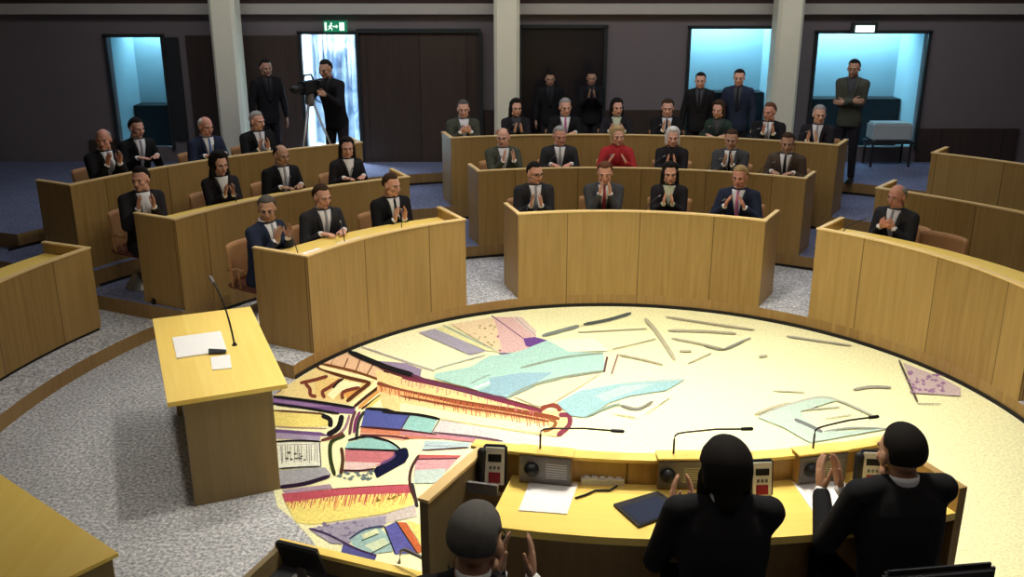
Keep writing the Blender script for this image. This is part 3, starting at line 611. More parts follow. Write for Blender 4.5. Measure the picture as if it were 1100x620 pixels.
for nme, a, b_, y0, y1 in openings:
    xa, xb = wx(a), wx(b_); zt, zb = wz(y0), max(Z4, wz(y1)); dpt = 1.5 if nme != 'door_1' else 1.9
    # frame
    fr_ = BM(); w = .05
    box(fr_, (xa-w/2+.01, YW-.02, (zb+zt)/2), (w,.05,zt-zb+.05)); box(fr_, (xb+w/2-.01, YW-.02, (zb+zt)/2), (w,.05,zt-zb+.05)); box(fr_, ((xa+xb)/2, YW-.02, zt+w/2), (xb-xa+2*w,.05,w))
    if nme == 'window_2': box(fr_, ((xa+xb)/2, YW-.02, zb), (xb-xa+2*w,.05,w))
    root = struct(nme, fr_, M['frame'], origin=((xa+xb)/2, YW, zb))
    # booth behind the opening
    rb = BM(); y2 = YW+.15+dpt; hx = .25
    box(rb, ((xa+xb)/2, y2+.05, (Z4+zt)/2+.1), (xb-xa+2*hx+.1,.1,zt-Z4+.5))
    for sx_ in (xa-hx, xb+hx): box(rb, (sx_, YW+.15+dpt/2, (Z4+zt)/2+.1), (.06,dpt,zt-Z4+.5))
    box(rb, ((xa+xb)/2, YW+.15+dpt/2, zt+.38), (xb-xa+2*hx+.1,dpt,.06)); box(rb, ((xa+xb)/2, YW+.15+dpt/2, Z4-.03), (xb-xa+2*hx+.1,dpt,.06))
    k_t += 1
    struct('wall_booth_%d' % k_t, rb, M['recess'] if nme != 'window_2' else M['recess_dark'], origin=((xa+xb)/2, YW, Z4))
    if nme in ('window_1','window_3','window_4'):
        zc_ = wz({'window_1':113,'window_3':99,'window_4':106}[nme], y2-.35)
        cb = BM(); box(cb, ((xa+xb)/2, y2-.2, (Z4+zc_)/2), (xb-xa+2*hx-.1,.38,zc_-Z4)); struct('trim_%d' % k_t, cb, M['recess_dark'], origin=((xa+xb)/2, y2-.2, Z4))
        tb = BM(); capsule(tb, (xa, y2-.15, zt+.27), (xb, y2-.15, zt+.27), .02, .02, 8); tt = setp(obj('tube_lamp', tb, M['tube'], origin=((xa+xb)/2, y2-.15, zt+.27)), {'window_1':'cyan tube lamp above the narrow window left of the columns','window_3':'cyan tube lamp above the lit window between centre-right columns','window_4':'cyan tube lamp above the wide lit window at right'}[nme], 'lamp')
        ld = bpy.data.lights.new('booth_light', 'AREA'); ld.shape = 'RECTANGLE'; ld.size = xb-xa+.2; ld.size_y = .12; ld.energy = {'window_1':20,'window_3':48,'window_4':60}[nme]; ld.color = (.42,.80,1)
        lo = bpy.data.objects.new('booth_light', ld); COL.objects.link(lo); lo.location = ((xa+xb)/2, y2-.22, zt+.22); lo.rotation_euler = (R_(18), 0, 0)
        m_, nt, b = newmat('glass'); b.inputs['Transmission Weight'].default_value = 1; b.inputs['IOR'].default_value = 1.05; b.inputs['Roughness'].default_value = 0; b.inputs['Base Color'].default_value = (.85,.92,.93,1)
        gb = BM(); box(gb, ((xa+xb)/2, YW+.06, (zb+zt)/2), (xb-xa,.008,zt-zb)); gp = obj('pane', gb, m_, root)
    if nme == 'window_2':
        gb = BM(); box(gb, ((xa+xb)/2, YW+.02, (zb+zt)/2), (xb-xa,.01,zt-zb)); m_, nt, b = newmat('smoked_glass'); b.inputs['Base Color'].default_value = (.02,.017,.02,1); b.inputs['Roughness'].default_value = .25; b.inputs['Specular IOR Level'].default_value = .6
        obj('pane', gb, m_, root)
    if nme == 'door_1':
        # lit hanging behind the doorway
        cb = BM(); n_ = 60; ring = []
        for i in range(n_+1):
            x = xa-.2+(xb-xa+.4)*i/n_; ring.append((cb.verts.new((x, y2-.25+.05*math.sin(i*.9)+.03*math.sin(i*2.3), Z4+.01)), cb.verts.new((x, y2-.25+.05*math.sin(i*.9+.4)+.03*math.sin(i*2.3), zt+.3))))
        for A_, B_ in zip(ring, ring[1:]): fac(cb, [A_[0],B_[0],B_[1],A_[1]])
        bmesh.ops.solidify(cb, geom=list(cb.faces), thickness=.01)
        cm, nt, b = newmat('mottled_curtain'); b.inputs['Roughness'].default_value = .9
        tc = nt.nodes.new('ShaderNodeTexCoord'); n = nt.nodes.new('ShaderNodeTexNoise'); n.inputs['Scale'].default_value = 2.6; n.inputs['Detail'].default_value = 3; n.inputs['Distortion'].default_value = 1.2
        L(nt, tc.outputs['Object'], n.inputs['Vector']); cr = nt.nodes.new('ShaderNodeValToRGB'); cr.color_ramp.elements[0].position = .38; cr.color_ramp.elements[0].color = (.36,.48,.68,1); cr.color_ramp.elements[1].position = .56; cr.color_ramp.elements[1].color = (.86,.92,1,1)
        L(nt, n.outputs['Fac'], cr.inputs[0]); L(nt, cr.outputs[0], b.inputs['Base Color'])
        setp(obj('doorway_curtain', cb, cm, origin=((xa+xb)/2, y2-.25, Z4), smooth=True), 'brightly lit mottled pale blue curtain inside the doorway', 'curtain')
        ld = bpy.data.lights.new('doorway_light', 'AREA'); ld.shape = 'RECTANGLE'; ld.size = 1.1; ld.size_y = .3; ld.energy = 420; ld.color = (.78,.88,1)
        lo = bpy.data.objects.new('doorway_light', ld); COL.objects.link(lo); lo.location = ((xa+xb)/2, YW+.5, zt+.28); lo.rotation_euler = (R_(42), 0, 0)
# dark double doors and panels set on the wall
def panel(name, a, b_, y0, y1, mat, kind='structure', d=.04, y=YW):
    xa, xb = wx(a), wx(b_); zt, zb = wz(y0), max(Z4, wz(y1)); pb = BM(); box(pb, ((xa+xb)/2, y-d/2, (zt+zb)/2), (xb-xa, d, zt-zb)); return setp(obj(name, pb, mat, origin=((xa+xb)/2, y, zb)), kind=kind)
panel('door_2', 390, 451.5, 36, 190, M['darkdoor']); panel('door_3', 452.5, 514, 36, 190, M['darkdoor'])
xa, xb = wx(387), wx(517); tb = BM(); box(tb, ((xa+xb)/2, YW-.05, wz(35)+.03), (xb-xa,.1,.06))
for x_ in (xa, xb): box(tb, (x_, YW-.05, (Z4+wz(35))/2), (.05,.1,wz(35)-Z4))
struct('trim_10', tb, M['frame'], origin=((xa+xb)/2, YW, Z4))
panel('trim_11', 206, 234, 38, 190, M['darkdoor']); panel('trim_12', 184, 198, 40, 150, M['frame']); panel('trim_13', 266, 324, 38, 190, M['darkdoor'])
panel('trim_14', 90, 118, 150, 190, M['darkdoor']); panel('trim_15', 650, 736, 118, 190, M['darkdoor'], d=.05); panel('trim_16', 992, 1100, 138, 190, M['darkdoor'], d=.05); panel('trim_17', 516, 560, 118, 190, M['darkdoor'], d=.05)
bm = BM(); box(bm, (.7, YW-.08, (wz(15.5,15.3)+wz(4,15.3))/2), (XR-XL, .16, wz(4,15.3)-wz(15.5,15.3))); struct('trim_20', bm, M['beam'], origin=(0,YW,3))
bm = BM(); box(bm, (.7, YW-.03, (wz(4,15.3)+ZT)/2), (XR-XL, .06, ZT-wz(4,15.3))); struct('trim_21', bm, M['ceil'], origin=(0,YW,4))
for k, px in enumerate((-51, 246.5, 544.5, 842)):
    x_ = D(px, 70, 15.0).x; bm = BM()
    hw = .195
    pts = [(x_-hw,14.85),(x_-hw+.05,14.79),(x_+hw-.05,14.79),(x_+hw,14.85),(x_+hw,15.16),(x_-hw,15.16)]
    prism(bm, pts, Z4-.1, ZT); struct('trim_%d' % (30+k), bm, M['column'], origin=(x_,15,Z4))
# room shell
bm = BM(); box(bm, (XL-.1, 5.5, 2.5), (.2, 21, 5.2)); struct('wall_left', bm, M['wall'], origin=(XL,5.5,0))
bm = BM(); box(bm, (XR+.1, 5.5, 2.5), (.2, 21, 5.2)); struct('wall_right', bm, M['wall'], origin=(XR,5.5,0))
bm = BM(); box(bm, (.7, -4.6, 2.5), (22.2, .2, 5.2)); struct('wall_front', bm, M['wall'], origin=(.7,-4.6,0))
bm = BM(); box(bm, (.7, 5.5, 5.08), (22.2, 21, .15)); struct('ceiling', bm, M['ceil'], origin=(.7,5.5,5))

# exit signs
def arrow(bm, c, s):
    x, y, z = c; pts = [(-.5,.12),(.1,.12),(.1,.4),(.5,0),(.1,-.4),(.1,-.12),(-.5,-.12)]
    f_ = [bm.verts.new((x+px*s, y, z+pz*s)) for px, pz in pts]; b2 = [bm.verts.new((x+px*s, y+.008, z+pz*s)) for px, pz in pts]
    fac(bm, f_); fac(bm, b2[::-1])
    for i in range(len(pts)): fac(bm, [f_[i], f_[(i+1)%len(pts)], b2[(i+1)%len(pts)], b2[i]])
p = D(360,28.5,15.30); t = thing('exit_sign', (p.x,15.30,p.z-.08), 'green emergency exit sign with white pictograms above the lit doorway', 'sign')
bm = BM(); box(bm, (p.x,15.32,p.z), (.36,.05,.17)); obj('housing', bm, M['green'], t)
bm = BM(); q = Vector((p.x-.07,15.29,p.z))       # running figure
capsule(bm, q+Vector((.012,0,.045)), q+Vector((.013,0,.046)), .014, .014, 8); capsule(bm, q+Vector((.005,0,.02)), q+Vector((-.008,0,-.015)), .012, .011, 8)
capsule(bm, q+Vector((-.005,0,-.015)), q+Vector((.02,0,-.03)), .008, .007, 6); capsule(bm, q+Vector((.02,0,-.03)), q+Vector((.018,0,-.055)), .007, .006, 6); capsule(bm, q+Vector((-.008,0,-.015)), q+Vector((-.035,0,-.045)), .008, .006, 6); capsule(bm, q+Vector((.005,0,.02)), q+Vector((.035,0,.005)), .006, .005, 6); capsule(bm, q+Vector((.003,0,.02)), q+Vector((-.03,0,.0)), .006, .005, 6)
obj('running_figure', bm, M['signwhite'], t)
bm = BM(); arrow(bm, (p.x+.01,15.285,p.z), .07); obj('arrow', bm, M['signwhite'], t)
bm = BM(); box(bm, (p.x+.105,15.29,p.z), (.075,.008,.12)); dr = obj('door_mark', bm, M['signwhite'], t)
bm = BM(); box(bm, (p.x-.145,15.29,p.z), (.03,.008,.12)); obj('door_mark', bm, M['signwhite'], t)
p = D(929,31,15.30); t = thing('exit_sign', (p.x,15.30,p.z-.06), 'brightly glowing exit sign above the wide lit window at right', 'sign')
bm = BM(); box(bm, (p.x,15.33,p.z+.01), (.40,.06,.17)); obj('housing', bm, M['frame'], t)
bm = BM(); box(bm, (p.x,15.29,p.z), (.29,.02,.10)); obj('lit_face', bm, M['signlit'], t)
# pale box added to stand for a reflection at the right window
p = D(960,125,15.1); bm = BM(); box(bm, (p.x,15.2,Z4+.55), (.62,.35,.28)); bmesh.ops.bevel(bm, geom=list(bm.edges), offset=.03, segments=2, affect='EDGES')
tt = thing('side_table', (p.x,15.2,Z4), 'dark side table under the wide lit window at right', 'table')
bm2 = BM(); box(bm2, (p.x,15.2,Z4+.385), (.7,.42,.03)); obj('table_top', bm2, M['recess_dark'], tt)
for sx_ in (-.3,.3):
    for sy_ in (-.17,.17): bm2 = BM(); box(bm2, (p.x+sx_,15.2+sy_,Z4+.185), (.03,.03,.37)); obj('leg', bm2, M['recess_dark'], tt)
setp(obj('reflection_box', bm, M['palereflection'], origin=(p.x,15.2,Z4+.41)), 'pale teal box put in for a reflection under the wide lit window at right', 'box')

# ------------------------------------------------------------------ people
def V(*a): return Vector(a)
def ik(s, w, l1, l2, pole):
    d = w-s; dist = min(d.length, l1+l2-.005); d.normalize()
    a = (l1*l1-l2*l2+dist*dist)/(2*dist); h = math.sqrt(max(0, l1*l1-a*a))
    pl = (pole - d*pole.dot(d)).normalized()
    return s + d*a + pl*h, s + d*dist
def torso_rings(pts, g=0.0):
    """pts: (x,y,z,rx,ry); returns closed rings"""
    out = []
    n = 20
    for i in range(len(pts)-1):
        for u in (0, .33, .66):
            p = [a+(b-a)*u for a, b in zip(pts[i], pts[i+1])]
            out.append(p)
    out.append(pts[-1])
    rings = []
    for x, y, z, rx, ry in out:
        ring = []
        for k in range(n):
            t = 2*PI*k/n; c, s = math.cos(t), math.sin(t)
            ring.append(V(x+(rx+g)*abs(c)**.85*(1 if c > 0 else -1), y+(ry+g)*abs(s)**.9*(1 if s > 0 else -1), z))
        rings.append(ring)
    return rings
HEAD = {}
def head_bm(fem=False):
    key = ('h', fem)
    bm = bmesh.new()
    j = .92 if fem else 1
    ellip(bm, (0,-.008,.028), (.074,.094,.098), 18)
    ellip(bm, (0,.022,-.035), (.060*j,.068,.083), 16)
    ellip(bm, (0,.068,-.092), (.026*j,.022,.024), 10)
    for s in (-1, 1):
        ellip(bm, (s*.036,.056,-.022), (.028,.030,.028), 10)
        ellip(bm, (s*.047*j,.018,-.075), (.022,.035,.028), 10)
        ellip(bm, (s*.077,-.008,-.008), (.011,.022,.033), 10)
        capsule(bm, (s*.012,.086,.028), (s*.046,.074,.026), .011, .010, 8)
    capsule(bm, (0,.088,.014), (0,.110,-.026), .010, .0145, 10); ellip(bm, (0,.100,-.031), (.018,.012,.010), 8)
    ellip(bm, (0,.084,-.058), (.026,.014,.014), 10)
    capsule(bm, (0,-.018,-.06), (0,-.042,-.19), .052*j, .058*j, 14)
    r = remesh(bm, .0062, 3)
    out = bmesh.new(); join(out, r, 0); r.free()
    for s in (-1, 1):
        e = bmesh.new(); ellip(e, (s*.031,.078,.004), (.0135,.010,.0085), 12); e.verts.index_update(); join(out, e, 1); e.free()
        e = bmesh.new(); ellip(e, (s*.031,.0865,.004), (.0058,.0035,.0060), 10); e.verts.index_update(); join(out, e, 2); e.free()
        e = bmesh.new(); capsule(e, (s*.016,.0965,.026), (s*.046,.082,.027), .0042, .0034, 6); e.verts.index_update(); join(out, e, 2); e.free()
    for z, h in ((-.0545,.0045), (-.0625,.0055)):
        e = bmesh.new(); ellip(e, (0,.0945,z), (.021,.006,h), 12); e.verts.index_update(); join(out, e, 3); e.free()
    return out
HEADS = {f_: head_bm(f_) for f_ in (False, True)}
def hand_bm(curl=.25):
    bm = bmesh.new()
    # palm
    rings = []
    for y, w, t_ in ((-.01,.025,.018),(.015,.031,.019),(.045,.038,.018),(.075,.040,.015),(.092,.038,.012)):
        rings.append([V(w*math.cos(2*PI*k/14), y, t_*math.sin(2*PI*k/14)) for k in range(14)])
    loop(bm, rings)
    for i, (x, ln) in enumerate(((.030,.070),(.0105,.079),(-.0105,.074),(-.030,.058))):
        p = V(x*.95,.088,0); a = 0; sp = x*.9
        for seg, fr_ in enumerate((.45,.30,.25)):
            a += curl*(.7 if seg == 0 else 1)
            q = p + V(sp*.25, math.cos(a), -math.sin(a)).normalized()*ln*fr_
            capsule(bm, p, q, .0092-.0011*seg, .0084-.0011*seg, 10, cap=2); p = q
    p = V(.024,.018,-.004)
    for q, r0, r1 in ((V(.050,.044,-.012),.0155,.0115),(V(.064,.072,-.018),.0110,.0098),(V(.069,.094,-.022),.0095,.0078)):
        capsule(bm, p, q, r0, r1, 10, cap=2); p = q
    return remesh(bm, .0042, 1)
HANDS = {c_: hand_bm(c_) for c_ in (.16, .5)}
def hair_mesh(style, rnd=0):
    """cap over the cranium whose hairline follows the style; head coordinates"""
    bm = bmesh.new(); n, m = 30, 18; rings = []; rng = random.Random(rnd)
    thick = dict(short=.014, bald=.008, curly=.034, long=.020, bob=.022, side=.018, crown=.009)[style]
    for i in range(m):
        t = PI*(i+.5)/m; ring = []
        for k in range(n):
            ph = 2*PI*k/n
            d = V(math.sin(t)*math.cos(ph), math.sin(t)*math.sin(ph), math.cos(t))   # +y is the face
            low = {'short':-.52,'bald':-.5,'side':-.6,'curly':-.6,'long':-.8,'bob':-.8,'crown':-.5}[style]
            front = d.y
            # hairline height by direction: high over forehead, low at back
            hl = .66 if style != 'side' else .60
            u_ = min(1, max(0, (front+.22)/.55)); u_ = u_*u_*(3-2*u_)
            line = hl*u_+low*(1-u_)
            if abs(d.x) > .8 and front > -.25: line = max(line, .12)
            on = d.z > line
            if style == 'bald' and d.z > .72-.25*max(0, front): on = False
            if style == 'crown' and d.dot(V(0,-.62,.78)) > .955: on = False
            if style == 'bald' and front > .2: on = False
            if style in ('long','bob','curly') and front < .30 and d.z > low: on = True
            if style in ('long','bob','curly') and front < .55 and abs(d.x) > .62 and d.z > low: on = True
            hh = thick*(1+.25*rng.random()) if style == 'curly' else thick
            hh *= min(1, .25+max(0, d.z-line)*(2.4 if style in ('short','side','bald') else 5))
            if not on: hh = -.012
            elif style == 'bald': hh = .007*min(1, max(0, (.74-d.z))*2.5)+.001
            R = V(.076+hh, .095+hh, .100+hh*1.1)
            ring.append(V(d.x*R.x, d.y*R.y-.009, d.z*R.z+.029))
        rings.append(ring)
    loop(bm, rings)
    if style in ('long','curly'):
        L2 = -.17 if style == 'long' else -.14; w = .034 if style == 'long' else .048
        for s in (-1, 1):
            capsule(bm, (s*.066,-.02,.0), (s*.080,.0,L2), .034, w*.8, 10)
            capsule(bm, (s*.035,-.062,.0), (s*.045,-.07,L2-.03), .045, w, 10)
        capsule(bm, (0,-.072,.0), (0,-.085,L2-.03), .05, w*1.1, 10)
    if style == 'bob':
        for s in (-1, 1): capsule(bm, (s*.064,-.018,.0), (s*.068,-.005,-.085), .032, .028, 10)
        capsule(bm, (0,-.062,.0), (0,-.070,-.09), .056, .045, 12)
    return remesh(bm, .0075, 2)
HAIRS = {s_: hair_mesh(s_) for s_ in ('short','bald','curly','long','bob','side','crown')}

def pose(kind, fem=False, yaw=0, pitch=8, clap=.96, lean=.10, hx=.0, gap=.05, curl=.16, wy=.36, tilt=0, legs='sit', nk=0, hs=1.0, su=0):
    """returns a dict of meshes (body, jacket, trousers, shoes, shirt, tie, collar) and the head matrix"""
    f = .90 if fem else 1.0
    sit = legs == 'sit'
    h0 = .50 if sit else .93
    ly = lean
    def tz(u): return h0 + u          # u above the hip
    tor = [(0,0,h0-.10,.155,.115),(0,.0,h0,.168*f,.122),(0,ly*.22,tz(.12),.150*f,.112),(0,ly*.45,tz(.25),.158*f,.113),(0,ly*.75,tz(.40),.180*f,.120),(0,ly*.95,tz(.50),.186*f,.108),(0,ly*1.03,tz(.555),.160*f,.085),(0,ly*1.08,tz(.59),.105*f,.070),(0,ly*1.11,tz(.612),.070,.064),(0,ly*1.12,tz(.63),.056,.056)]
    neck = V(0, ly*1.12-.01, tz(.63)); hc = neck + V(0,.045+.02*(lean > .12),.105-nk)
    HM = Matrix.Translation(hc) @ (Euler((0,0,R_(yaw))).to_matrix() @ Euler((R_(-pitch),R_(tilt),0)).to_matrix()).to_4x4() @ Matrix.Diagonal((1.07*hs,1.03*hs,.98*hs,1))
    sh = {s: V(s*(.178+su*.2)*f, ly*.98, tz(.525+su)) for s in (-1,1)}
    wr = {}
    hd = {}
    for s in (-1, 1):
        if kind == 'clap':
            wr[s] = V(s*gap+hx, wy, h0-.50+clap); hd[s] = (V(-s*.05, .42, .90), V(-s,0,0))
        elif kind == 'clapwide':
            wr[s] = V(s*.11+hx, wy, h0-.50+clap); hd[s] = (V(-s*.35, .38, .85), V(-s,.0,-.25))
        elif kind == 'desk':
            wr[s] = V(s*.13+hx, wy, h0-.5+.90); hd[s] = (V(-s*.55,.80,-.02), V(0,0,-1))
        elif kind == 'clasp':
            wr[s] = V(s*.075+hx, wy, h0-.5+clap); hd[s] = (V(-s*.75, .35, .45), V(-s*.4,-.8,.2))
        elif kind == 'stand':
            wr[s] = V(s*.27, ly*.5+.06, h0-.06); hd[s] = (V(0,.12,-1), V(-s,0,0))
        elif kind == 'camera':
            wr[s] = V(s*.10+(.06 if s > 0 else -.02), .42, h0+.50-.08*(s < 0)); hd[s] = (V(-s*.1,.9,.3), V(-s,0,-.2))
        elif kind == 'fold':
            wr[s] = V(-s*.06, .22+.02*s, h0+.27+.02*s); hd[s] = (V(-s,.1,.1), V(0,-1,0))
    body = bmesh.new(); jac = bmesh.new()
    for rr, g in ((body, -.004), (jac, .013)): loop(rr, torso_rings(tor if rr is body else tor[:-1], g))
    handsbm = bmesh.new(); cuff = []
    for s in (-1, 1):
        pole = V(s*.38, -.2, -1) if kind not in ('clapwide',) else V(s*.6, -.2, -1)
        el, w_ = ik(sh[s], wr[s], .295*f, .262*f, pole)
        capsule(body, sh[s], el, .050*f, .041*f, 12); capsule(body, el, w_, .041*f, .026, 12)
        ws = el.lerp(w_, .90)
        capsule(jac, sh[s], el, .068*f, .056*f, 14); capsule(jac, el, ws, .056*f, .041, 14)
        capsule(jac, V(s*.05*f, ly*1.05, tz(.575+su*.4)), sh[s], .050, .064*f, 12)
        c_ = bmesh.new(); capsule(c_, el.lerp(w_, .86), el.lerp(w_, .965), .037, .034, 14, cap=1); bmesh.ops.recalc_face_normals(c_, faces=c_.faces); cuff.append(to_mesh(c_, 'cuff'))
        dr, pn = hd[s]; y_ = dr.normalized(); z_ = -(pn - y_*pn.dot(y_)).normalized(); x_ = y_.cross(z_)
        # thumb towards the body's upper side
        mt = Matrix((x_, y_, z_)).transposed().to_4x4()
        flip = Matrix.Identity(4)
        want = V(0,0,1) if kind in ('desk','fold','clasp') else V(0,-1,0) if kind != 'stand' else V(0,1,0)
        if kind == 'desk': want = V(-s,0,0)
        if (mt @ V(1,0,0)).dot(want) < 0: flip = Matrix.Scale(-1, 4, V(1,0,0))
        hb = HANDS[curl if curl in HANDS else .16]; hb.verts.index_update()
        join(handsbm, hb, 0, Matrix.Translation(w_ - y_*.0) @ mt @ flip @ Matrix.Scale(.95*f+.03, 4))
    tr = bmesh.new(); shoes = bmesh.new()
    for s in (-1, 1):
        hip = V(s*.088, .0, h0-.03)
        if sit: kn = V(s*.13, .44, h0+.0); an = V(s*.13, .42, .09)
        elif legs == 'stand': kn = V(s*.10, .02, .50); an = V(s*.11, -.01, .09)
        if kind == 'camera': kn = V(s*.12, .03, .50); an = V(s*.16, -.02+.05*s, .09)
        capsule(body, hip, kn, .078*f, .052, 12); capsule(body, kn, an, .050, .034, 12)
        capsule(tr, hip, kn, .092*f, .066, 14); capsule(tr, kn, an, .064, .052, 14)
        s_ = bmesh.new(); capsule(s_, an+V(0,-.02,-.045), an+V(0,.16,-.055), .043, .034, 12, sy=.9); box(s_, an+V(0,.07,-.082), (.085,.25,.016)); s_.verts.index_update(); join(shoes, s_, 0); s_.free()
    capsule(tr, V(-.06,0,h0-.03), V(.06,0,h0-.03), .112, .112, 14)
    bodyr = remesh(body, .014, 2); jacr = remesh(jac, .013, 3); trr = remesh(tr, .016, 2)
    out = bmesh.new(); bodyr.verts.index_update(); join(out, bodyr, 0); bodyr.free()
    hb = HEADS[fem]; hb.verts.index_update(); join(out, hb, None, HM); handsbm.verts.index_update(); join(out, handsbm, 0); handsbm.free()
    for f_ in out.faces: f_.smooth = True
    # shirt front, lapels and tie laid on the jacket
    bv = BVHTree.FromBMesh(jacr)
    def lay(pts_grid, off):
        g = bmesh.new(); rows = []
        for row in pts_grid:
            r_ = []
            for x, z in row:
                hit = bv.ray_cast(V(x, 1.2, z), V(0,-1,0))
                y = hit[0].y if hit[0] is not None and hit[0].y > -.02 else ly+.06
                # ignore hands: clamp to the chest
                r_.append((x, min(y, ly*1.02+.15)+off, z))
            rows.append(r_)
        fr_ = [[g.verts.new(p) for p in r_] for r_ in rows]; bk = [[g.verts.new((p[0],p[1]-.02,p[2])) for p in r_] for r_ in rows]
        for a_, b_ in zip(fr_, fr_[1:]):
            for i in range(len(a_)-1): fac(g, [a_[i],a_[i+1],b_[i+1],b_[i]])
        R1, C1 = len(fr_), len(fr_[0])
        for i in range(R1-1):
            fac(g, [fr_[i][0],fr_[i+1][0],bk[i+1][0],bk[i][0]]); fac(g, [fr_[i+1][-1],fr_[i][-1],bk[i][-1],bk[i+1][-1]])
        for i in range(C1-1): fac(g, [fr_[0][i+1],fr_[0][i],bk[0][i],bk[0][i+1]]); fac(g, [fr_[-1][i],fr_[-1][i+1],bk[-1][i+1],bk[-1][i]])
        bmesh.ops.recalc_face_normals(g, faces=g.faces)
        return g
    ztop, zbot = tz(.60), tz(.22 if not fem else .36)
    shirt = lay([[(w_*(.070*(1-u)+.004), ztop+(zbot-ztop)*u) for w_ in (-1,-.5,0,.5,1)] for u in [i/9 for i in range(10)]], .006)
    tie = lay([[(w_*(.012+.014*u*(1 if u < .85 else .6)), ztop-.005+(zbot-ztop)*.95*u) for w_ in (-1,0,1)] for u in [i/9 for i in range(10)]], .012)
    lap = bmesh.new()
    for s in (-1, 1):
        g = lay([[(s*(.070*(1-u)+.006+w_*.050*(1-abs(u-.35)*1.2)), ztop+.01+(zbot-ztop)*u) for w_ in (0,.5,1)] for u in [i/9 for i in range(10)]], .011); g.verts.index_update(); join(lap, g, 0); g.free()
    lap.verts.index_update(); join(jacr, lap, 0); lap.free()
    # collar
    col = bmesh.new(); cr = []
    for r_, z_, yo in ((.060,-.040,0),(.064,-.012,0),(.065,.004,.004),(.058,.006,.004)):
        cr.append([neck+V(math.cos(2*PI*k/18)*r_, math.sin(2*PI*k/18)*r_*1.02+yo, z_+.004*math.sin(2*PI*k/18)*-3) for k in range(18)])
    loop(col, cr, close=False)
    col.verts.index_update(); shirt.verts.index_update()
    shm = bmesh.new(); join(shm, shirt); join(shm, col)
    for q in (shirt, col): q.free()
    return dict(body=to_mesh(out, 'body'), jacket=to_mesh(jacr, 'jacket'), trousers=to_mesh(trr, 'trousers'), shoes=to_mesh(shoes, 'shoes'), shirt=to_mesh(shm, 'shirt'), tie=to_mesh(tie, 'tie'), cuff=cuff, HM=HM, hair={}, legs=legs)
POSES = {}
def get_pose(key, **kw):
    if key not in POSES: POSES[key] = pose(**kw)
    return POSES[key]
VAR = dict(
    a=dict(kind='clap', clap=.95, yaw=0), b=dict(kind='clap', clap=.90, yaw=22, hx=.03, gap=.06), c=dict(kind='clap', clap=.97, yaw=-22, hx=-.03, gap=.07), d=dict(kind='desk', yaw=8, wy=.34, pitch=10),
    e=dict(kind='clapwide', clap=.94, yaw=-8, pitch=6), f=dict(kind='clasp', clap=.93, yaw=-10, wy=.30), fa=dict(kind='clap', fem=True, clap=.92, yaw=6), fb=dict(kind='desk', fem=True, yaw=-15, wy=.32), fc=dict(kind='clapwide', fem=True, clap=.92, yaw=15),
    h=dict(kind='clap', clap=1.02, yaw=-5, wy=.33, gap=.06, pitch=14, lean=.14), q=dict(kind='clap', clap=.98, yaw=-45, hx=.05, wy=.38, gap=.08), sA=dict(kind='stand', legs='stand', lean=.02), sB=dict(kind='clap', legs='stand', clap=.92, lean=.04, wy=.30), sC=dict(kind='camera', legs='stand', lean=.14, pitch=14), sD=dict(kind='fold', legs='stand', lean=.03, wy=.2),
    n1=dict(kind='clap', clap=.97, yaw=-10, hx=.12, wy=.37, nk=.03, hs=1.12, gap=.06, lean=.14, pitch=14), n2=dict(su=.03, nk=.03, hs=1.10, kind='clap', clap=.88, yaw=2, hx=-.12, wy=.38, gap=.045, lean=.10, pitch=6), n3=dict(su=.035, nk=.03, hs=1.05, kind='clap', clap=.92, yaw=3, hx=-.17, wy=.36, gap=.045, lean=.08, pitch=8))
def person(var, loc, face_to, label, hair=('short','hair_brown'), suit='suit_black', shirt='shirt', tie='tie_black', skin='skin1', group=None, glasses=False, scale=1.0, trousers=None, rot=0):
    P_ = get_pose(var, **VAR[var])
    d = Vector(face_to[:2])-Vector(loc[:2]); rz = math.atan2(d.y, d.x)-PI/2+R_(rot)
    def mk(name, me, mats, parent):
        if not me.materials:
            for m in mats: me.materials.append(M[m])
        o = bpy.data.objects.new(name, me); COL.objects.link(o)
        for i, m in enumerate(mats): o.material_slots[i].link = 'OBJECT'; o.material_slots[i].material = M[m]
        if parent: o.parent = parent
        return o
    root = mk('person', P_['body'], [skin,'eyewhite','iris','lips'], None)
    root.location = loc; root.rotation_euler = (0,0,rz); root.scale = (scale,)*3
    setp(root, label, 'person', group)
    mk('jacket', P_['jacket'], [suit], root); mk('shirt', P_['shirt'], [shirt], root); [mk('cuff', q, [shirt], root) for q in P_['cuff']]; mk('trousers', P_['trousers'], [trousers or suit], root); mk('shoe_pair', P_['shoes'], ['shoe'], root)
    if tie: mk('tie', P_['tie'], [tie], root)
    st, hcol = hair
    if st not in P_['hair']:
        b_ = bmesh.new(); HAIRS[st].verts.index_update(); join(b_, HAIRS[st], 0, P_['HM']); P_['hair'][st] = to_mesh(b_, 'hair')
    mk('hair', P_['hair'][st], [hcol], root)
    if glasses:
        if 'gl' not in P_:
            b_ = bmesh.new()
            for s in (-1, 1):
                ring = [Vector((s*.033+.024*math.cos(2*PI*k/16), .105, .004+.019*math.sin(2*PI*k/16))) for k in range(17)]
                tube(b_, ring, .0022, 6); tube(b_, [(s*.056,.104,.008),(s*.076,.05,.008),(s*.080,-.01,.006)], .0022, 6)
            tube(b_, [(-.010,.106,.006),(.010,.106,.006)], .0022, 6)
            bmesh.ops.transform(b_, matrix=P_['HM'], verts=b_.verts); P_['gl'] = to_mesh(b_, 'glasses')
        mk('glasses', P_['gl'], ['black'], root)
    return root
